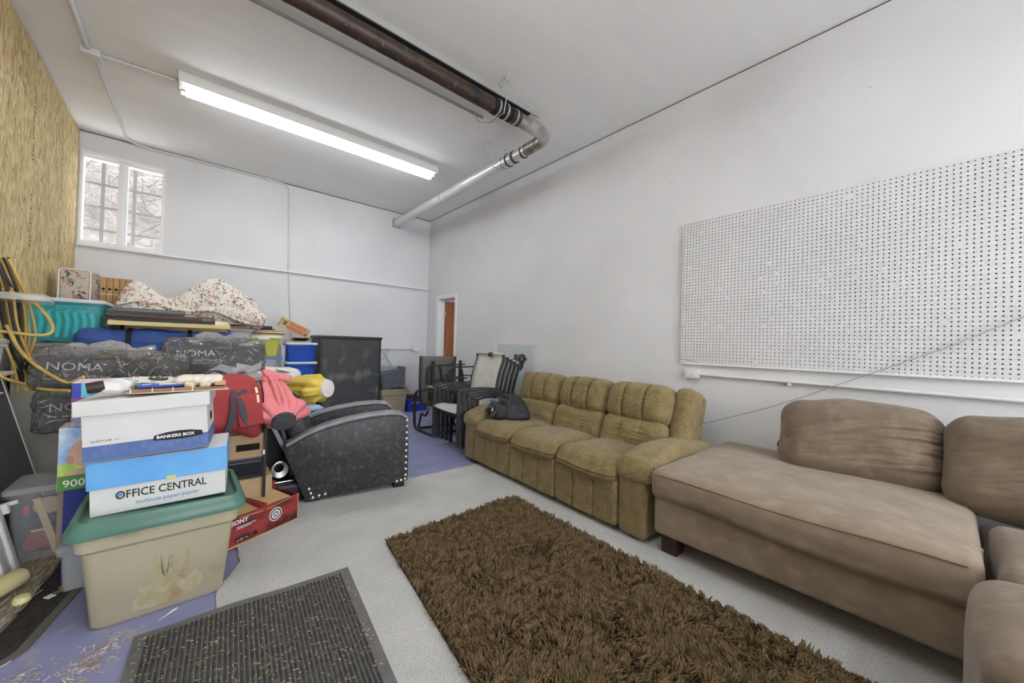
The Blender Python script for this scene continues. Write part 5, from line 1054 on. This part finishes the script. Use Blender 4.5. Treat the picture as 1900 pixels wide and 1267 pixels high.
for i, (x, y) in enumerate(((2.86, 5.99), (2.93, 6.02), (2.88, 6.09), (3.0, 6.05), (2.96, 6.10))):
    c_ = thing('pine_cone', 'brown pine cone in the recycling box, %s from the tan tote' % ['nearest', 'second', 'third', 'farthest', 'fourth'][i], 'pine cone', (x, y, .19), group='pine cones in the recycling box'); b = MB()
    for j in range(7):
        rr = .034*math.sin(math.pi*(j+1)/8.5); 
        for k in range(8): a = k*.785+j*.4; b.box(-.008, .012, -.009, .009, -.002, .002, Matrix.Translation((rr*math.cos(a), rr*math.sin(a), .012*j)) @ Matrix.Rotation(a, 4, 'Z') @ Matrix.Rotation(R(-35), 4, 'Y'))
    b.lathe([(.012, 0), (.024, .03), (.008, .08)], 8); b.build('scales', PINE, c_)
for i, (m_, nm, pts) in enumerate(((YEL, 'thin yellow cord rising behind the grey tote to the wall', [(2.62, 6.2, .78), (2.50, 6.22, .95), (2.42, 6.235, 1.06)]), (mat('pale_blue_cord', (150,180,200), .5), 'pale blue cord loop hanging at the back wall above the totes', [(2.58, 6.2, .78), (2.52, 6.2, .92), (2.56, 6.21, 1.02), (2.53, 6.21, 1.06), (2.50, 6.21, 1.0), (2.51, 6.2, .90), (2.40, 6.21, .9)]), (YEL, 'thin yellow cord running down to the recycling box', [(2.80, 6.235, .52), (2.92, 6.235, .36), (3.0, 6.23, .25)]))):
    o = loopcord(nm, m_, pts, .004); del o['group']
# ------------------------------------------------------------------ blue bins and yellow bin
BLU = clear('blue_translucent', (60,124,206), .74, .2); YLW = clear('yellow_translucent', (196,196,70), .25, .25); TURQ = clear('turquoise_translucent', (104,196,214), .80, .2)
BLUS = mat('bright_blue_plastic', (40,110,200), .4); LIDG = mat('pale_grey_lid', (190,196,200), .4)
carton('cardboard_box', 'brown cardboard box supporting the two blue bins beside the cabinet', (1.09, 5.72, 0), .42, .34, .62, KRAFT)
def hangers(root, n, w_, d_, h, m):
    for i in range(n):
        x = -w_*.36+w_*.72*i/(n-1); MB().bar(fillet([(x, -d_*.42, .03), (x+.012, -d_*.42, h*.55), (x-.004, -d_*.42, h*.8), (x+.01, -d_*.3, h*.86)], .03), .022, .005, (1, 0, 0)).build('hanger', m, root, smooth=40)
for i, (z, lb) in enumerate(((.622, 'lower of the two blue translucent bins beside the tall cabinet'), (.875, 'upper of the two blue translucent bins, full of blue hangers'))):
    t = clearbin('blue_bin', lb, (1.11, 5.68, z), .34, .30, .225, BLU, LIDG); t['group'] = 'blue translucent bins'; hangers(t, 6, .32, .29, .2, BLUS)
t = thing('white_divider', 'pale translucent bin edge beside the upper blue bin', 'storage bin', (.905, 5.72, .622)); tub(t, .05, .26, .06, .28, .47, FROST, rad=.01)
tag(MB().box(.93, 1.20, 5.55, 5.82, 1.136, 1.146).build('thin_board', KRAFT2), 'thin tan board lying on the upper blue bin', 'board')
for i in range(3): tag(MB().lathe([(.06, 0), (.10, .008), (.115, .016), (.10, .012), (.05, .006)], 20, Matrix.Translation((1.10+.012*i, 5.66, 1.1475+.013*i))).build('dark_plate', mat('dark_brown_plate', (52,46,40), .4), smooth=50), 'dark brown plate, %s of three on the blue bins' % ['lowest', 'middle', 'topmost'][i], 'plate', 'dark plates on the blue bins')
bj = thing('jar_carton', 'tilted tan jar carton with red print on the plates by the wall', 'box', (1.03, 5.78, 1.27), rot=(R(8), R(25), R(4)))
BERN = mat('tan_jar_card', (196,166,112), .8, var=(184,152,98), vscale=8); REDI = mat('red_print', (190,72,44), .6)
MB().box(-.185, .185, -.06, .06, 0, .125).build('carton_body', BERN, bj, bevel=.003); text('BERNARDIN', .062, REDI, bj, (-.09, -.061, .068), sx=.66, off=.0012); MB().box(-.10, .11, -.0608, -.06, .018, .052).build('red_panel', REDI, bj); MB().box(-.165, -.115, -.0608, -.06, .04, .10).build('stamp_print', mat('brown_print', (120,94,64), .7), bj); MB().box(.125, .165, -.0608, -.06, .02, .05).build('stamp_print', MATS['brown_print'], bj); MB().box(-.09, .11, -.0616, -.0608, .032, .038).build('white_line', BERN, bj)
carton('cardboard_box', 'brown cardboard box at the bottom of the yellow bin stack', (.66, 5.50, 0), .40, .34, .62, KRAFT)
t = clearbin('blue_lidded_bin', 'clear bin with a blue lid under the yellow bin', (.66, 5.46, .622), .36, .30, .30, CLEARP, mat('mid_blue_lid', (66,112,176), .4))
t = clearbin('yellow_bin', 'translucent yellow bin with a white lid and clasp on the blue lidded bin', (.66, 5.46, .953), .33, .28, .225, YLW, mat('cream_lid', (214,214,190), .4), taper=.85); MB().rbox(.12, .012, .03, .005, loc=(-.01, -.158, .215)).build('clasp', MATS['cream_lid'], t, smooth=40); MB().box(-.05, .06, -.12, -.10, .01, .05).build('paper_label', mat('pale_yellow_paper', (224,220,140), .7), t)
for i in range(4):
    z = 1.2085+.016*i; tag(MB().box(-.19, .19, -.14, .14, 0, .012, Matrix.Translation((.68+.012*(i % 2)-.006*i, 5.46, z)) @ Matrix.Rotation(R(3*(i % 2)-1), 4, 'Z')).build('flat_board', [KRAFT2, mat('walnut_board', (120,78,44), .6), mat('cream_board', (222,206,160), .6), KRAFT2][i]), ['tan', 'dark brown', 'cream', 'pale tan'][i]+' flat board stacked on the yellow bin lid', 'board', 'flat boards on the yellow bin')
st = thing('stapler', 'small red and black stapler on the boards over the yellow bin', 'stapler', (.70, 5.40, 1.2705)); MB().box(-.075, .075, -.02, .02, 0, .015).build('base', BLACK, st); MB().rbox(.12, .03, .035, .01, loc=(-.01, 0, .032)).build('arm', BLACK, st, smooth=40); MB().rbox(.04, .032, .03, .008, loc=(-.065, 0, .032)).build('red_end', mat('bright_red', (190,40,46), .4), st, smooth=40)
wbg = thing('clothes_bag', 'white and navy clothes in a thin white bag behind the pink umbrella', 'bag', (.62, 4.35, .62)); 
MB().rbox(.46, .34, .20, .08, (12, 9, 5), 3, crumple(.028, 7, 3, .012, 20), loc=(0, .02, .16)).build('white_cloth', mat('white_bag_cloth', (214,210,204), .8, var=(204,198,190), vscale=9), wbg, smooth=70); MB().rbox(.34, .26, .12, .05, (12, 8, 4), 3, crumple(.024, 11, 8, .012, 28), loc=(.16, -.06, .075)).build('navy_cloth', mat('navy_cloth', (38,46,84), .85, var=(48,58,100), vscale=14), wbg, smooth=60); MB().box(-.05, .06, -.16, -.10, .245, .25, Matrix.Rotation(R(14), 4, 'Y')).build('grey_patch', mat('grey_label', (120,120,120), .7), wbg)
carton('cardboard_box', 'plain brown cardboard box under the bag of white clothes', (.62, 4.40, 0), .46, .40, .612, KRAFT)
# ------------------------------------------------------------------ quilt on a hidden carton stack
carton('cardboard_box', 'large brown carton under the floral quilt near the back wall', (-.02, 5.38, 0), .92, .62, 1.30, KRAFT)
def floral(name, base, vscale, thr=.60, sc=9):
    m = mat(name, base, .9, bump=.15, bscale=60); nt = m.node_tree; tc = N(nt, 'ShaderNodeTexCoord'); cur = None; bs = nt.nodes['Principled BSDF']
    for i, (c_, s_c, th_, loc_) in enumerate((((176,118,120), vscale, .60, 0), ((82,88,100), vscale*1.3, .615, 5), ((130,138,116), vscale*1.1, .63, 9))):
        mp = N(nt, 'ShaderNodeMapping'); mp.inputs['Location'].default_value = (loc_, loc_*.7, 2*loc_); z1 = N(nt, 'ShaderNodeTexNoise'); z1.inputs['Scale'].default_value = s_c; z1.inputs['Detail'].default_value = 5; z1.inputs['Distortion'].default_value = .8
        z2 = N(nt, 'ShaderNodeTexNoise'); z2.inputs['Scale'].default_value = s_c*.22
        nt.links.new(tc.outputs['Object'], mp.inputs[0]); nt.links.new(mp.outputs[0], z1.inputs['Vector']); nt.links.new(tc.outputs['Object'], z2.inputs['Vector'])
        ad = N(nt, 'ShaderNodeMath', operation='MULTIPLY_ADD'); ad.inputs[1].default_value = .35; nt.links.new(z2.outputs[0], ad.inputs[0]); nt.links.new(z1.outputs[0], ad.inputs[2])
        mr = N(nt, 'ShaderNodeMapRange'); mr.inputs[1].default_value = th_+.15; mr.inputs[2].default_value = th_+.19; nt.links.new(ad.outputs[0], mr.inputs[0])
        mx = N(nt, 'ShaderNodeMix', data_type='RGBA'); nt.links.new(mr.outputs[0], mx.inputs[0]); mx.inputs[7].default_value = (*alb(c_), 1)
        if cur: nt.links.new(cur, mx.inputs[6])
        else: mx.inputs[6].default_value = (*alb(base), 1)
        cur = mx.outputs[2]
    nt.links.new(cur, bs.inputs['Base Color']); return m
QUILT = floral('floral_quilt_cloth', (208,200,188), 38)
qt = thing('floral_quilt', 'rumpled cream floral quilt heaped over the top of the pile', 'quilt', (.02, 5.30, 1.305))
def heap(a, c):
    x = -.60+1.20*a; y = -.30+.60*c
    prof = .20*math.exp(-((x+.45)/.17)**2)+.30*math.exp(-((x-.16)/.26)**2)+.06*math.exp(-((x-.5)/.2)**2)+.16
    edge = min(1, (1-abs(2*c-1))*3.0)**.6*min(1, (1-abs(2*a-1))*7)**.6
    z = prof*edge+.03*nz((x, y, 0), 5, 2)*edge+.012*math.sin(22*x+13*y)*edge+.02*nz((x, y, 1), 13, 4)*edge
    return (x, y-.05*edge*(.5-c), max(.004, z))
MB().grid(heap, 60, 30).build('cover', QUILT, qt, smooth=80, solid=.012)
MB().tube([(-.55+1.0*t, -.31+.04*math.sin(5*t), .10+.06*math.sin(3.3*t+.8)+.03*math.sin(11*t)) for t in np.linspace(0, 1, 26)], .018, 8).build('rolled_hem', QUILT, qt, smooth=70)
MB().rbox(.18, .20, .25, .07, (6, 6, 8), 3, crumple(.03, 9, 5, .012, 24), M=Matrix.Translation((.53, -.02, .07)) @ Matrix.Rotation(R(25), 4, 'Y')).build('hanging_corner', QUILT, qt, smooth=70)
# ------------------------------------------------------------------ wooden rack, cushion
carton('cardboard_box', 'tall brown carton in the back left corner under the floral cushion', (-.75, 5.55, 0), .44, .52, 1.34, KRAFT)
PINEW = mat('pine_slat', (178,138,84), .6, var=(160,120,68), vscale=5, vstretch=(10,1,1))
rk = thing('slat_rack', 'bundle of pine slats with drilled holes standing beside the floral cushion', 'rack', (-.62, 5.44, 1.345))
for i in range(5):
    s = MB().box(-.075+.044*i, -.034+.044*i, 0, .05, 0, .385).build('slat', PINEW, rk, bevel=.003)
    for z in (.10, .27): MB().lathe([(.012, 0), (.012, .0012)], 12, Matrix.Translation((-.0545+.044*i, 0, z)) @ Matrix.Rotation(R(90), 4, 'X')).build('hole', DARK, s)
MB().box(-.076, .146, -.002, .052, .215, .222).build('band', WCARD, rk)
FLC = floral('floral_cushion_cloth', (186,172,156), 22)
fc = thing('floral_cushion', 'boxy floral seat cushion with white piping standing by the strand board', 'cushion', (-.815, 5.40, 1.345), -4)
MB().rbox(.20, .36, .41, .025, (6, 8, 8), 3, crumple(.006, 9, 2), loc=(0, 0, .21)).build('cover', FLC, fc, smooth=60)
for y in (-.178,): MB().tube(fillet([(-.098, y, .012), (-.098, y, .408), (.098, y, .408), (.098, y, .012), (-.098, y, .012)], .03), .006, 6).build('piping', mat('white_piping', (222,218,210), .7), fc, smooth=60)
# ------------------------------------------------------------------ turquoise bin, clear bin
carton('grey_crate', 'tall dirty grey crate under the clear bin of red toys at the left wall', (-.74, 4.62, 0), .46, .56, .955, mat('dirty_grey_crate', (168,166,156), .7, var=(146,144,136), vscale=5), tape=False, cat='crate')
t = clearbin('toy_bin', 'shallow clear bin of red and pink toys under the turquoise bin', (-.745, 4.60, .957), .42, .52, .105, CLEARP, FROST)
for i, c_ in enumerate(((196,56,60), (214,60,130), (220,190,120), (190,70,60))): tag(MB().rbox(.075, .10, .055, .02, (4, 4, 3), 2, crumple(.008, 20, i), loc=(-.89+.10*i, 4.44, 1.0)).build('soft_toy', mat('toy_red_%d' % i, c_, .6), smooth=50), ['red', 'hot pink', 'straw coloured', 'brick red'][i]+' toy pressed against the front of the shallow clear bin', 'toy')
t = clearbin('turquoise_bin', 'turquoise translucent bin with a pale lid full of hangers', (-.75, 4.56, 1.105), .43, .46, .295, TURQ, LIDG); HANG = mat('aqua_hanger', (120,200,196), .45); hangers(t, 8, .42, .44, .28, HANG); MB().box(.217, .2185, -.10, .10, .06, .22).build('side_label', WCARD, t)
tag(MB().rbox(.10, .10, .10, .03, (5, 5, 5), 2, crumple(.02, 16, 4), loc=(-.505, 4.40, 1.27)).build('crinkled_wrap', WRAP, smooth=30), 'crinkled clear plastic wrap beside the turquoise bin', 'wrap')
# ------------------------------------------------------------------ blue bag, frames, basket
carton('cardboard_box', 'wide brown carton under the blue camp chair bag', (-.13, 4.42, 0), .76, .50, 1.02, KRAFT)
BLN = mat('blue_nylon', (50,86,160), .65, var=(42,72,140), vscale=6, bump=.2, bscale=30)
bc = thing('blue_bag', 'long blue nylon bag with black straps under the picture frames', 'bag', (-.17, 4.30, 1.022))
MB().rbox(.98, .34, .185, .085, (26, 8, 5), 4, seq(crumple(.026, 6, 3, .012, 16), wrin(.016, (3, 6, 26), 1, 4)), loc=(0, 0, .095)).build('body', BLN, bc, smooth=70)
for x in (-.20, .16): MB().bar([(x, -.178, .02), (x, -.186, .09), (x, -.165, .16), (x, -.10, .196), (x, .06, .198)], .03, .006, (1, 0, 0)).build('strap', mat('black_webbing', (30,30,32), .8), bc, smooth=40)
FRM = [(.74, .40, 'white_matted', (214,206,190)), (.66, .38, 'black', (40,38,38)), (.56, .36, 'black', (46,44,42)), (.46, .34, 'slate', (70,72,80))]
labs = ['cream framed picture with a pink print, lowest of the frame stack', 'black framed picture lying on the cream frame', 'brown edged frame third up in the frame stack', 'slate grey flat board on top of the frame stack']
z = 1.238
for i, (w_, d_, nm, c_) in enumerate(FRM):
    t = thing('picture_frame', labs[i], 'picture frame', (-.115-.055*i, 4.31+.055*i, z+.028+.006*i), group='stacked picture frames', rot=(R(7), 0, R([1, -2, 3, -1][i]))); hh = [.030, .022, .022, .02][i]
    fm = mat('frame_paint_%d' % i, [(206,190,130), (44,40,40), (84,66,52), (66,68,76)][i], .5); b = MB()
    b.box(-w_/2, w_/2, -d_/2, -d_/2+.03, 0, hh); b.box(-w_/2, w_/2, d_/2-.03, d_/2, 0, hh); b.box(-w_/2, -w_/2+.03, -d_/2+.03, d_/2-.03, 0, hh); b.box(w_/2-.03, w_/2, -d_/2+.03, d_/2-.03, 0, hh); b.build('frame', fm, t)
    MB().box(-w_/2+.03, w_/2-.03, -d_/2+.03, d_/2-.03, .004, hh-.004).build('picture', mat('picture_print_%d' % i, [(224,190,184), (90,80,76), (150,130,110), (70,72,80)][i], .4, var=[(222,214,206), (70,64,62), (130,110,90), (66,68,76)][i], vscale=12), t); z += hh+.001
gb = thing('grey_basket', 'small grey plastic basket at the right end of the picture frames', 'basket', (.36, 4.50, 1.135)); tub(gb, .15, .15, .18, .18, .115, mat('grey_basket_plastic', (140,142,150), .5), rad=.02)
carton('cardboard_box', 'narrow brown carton under the grey basket and the white pillow', (.36, 4.42, 0), .20, .34, 1.02, KRAFT)
wpw = thing('white_pillow', 'rolled off white pillow end below the grey basket', 'pillow', (.36, 4.42, 1.022)); MB().rbox(.20, .30, .11, .05, (6, 8, 4), 4, crumple(.012, 9, 7), loc=(0, -.02, .056)).build('cover', mat('off_white_pillow', (206,198,184), .85, var=(196,186,170), vscale=14), wpw, smooth=70)
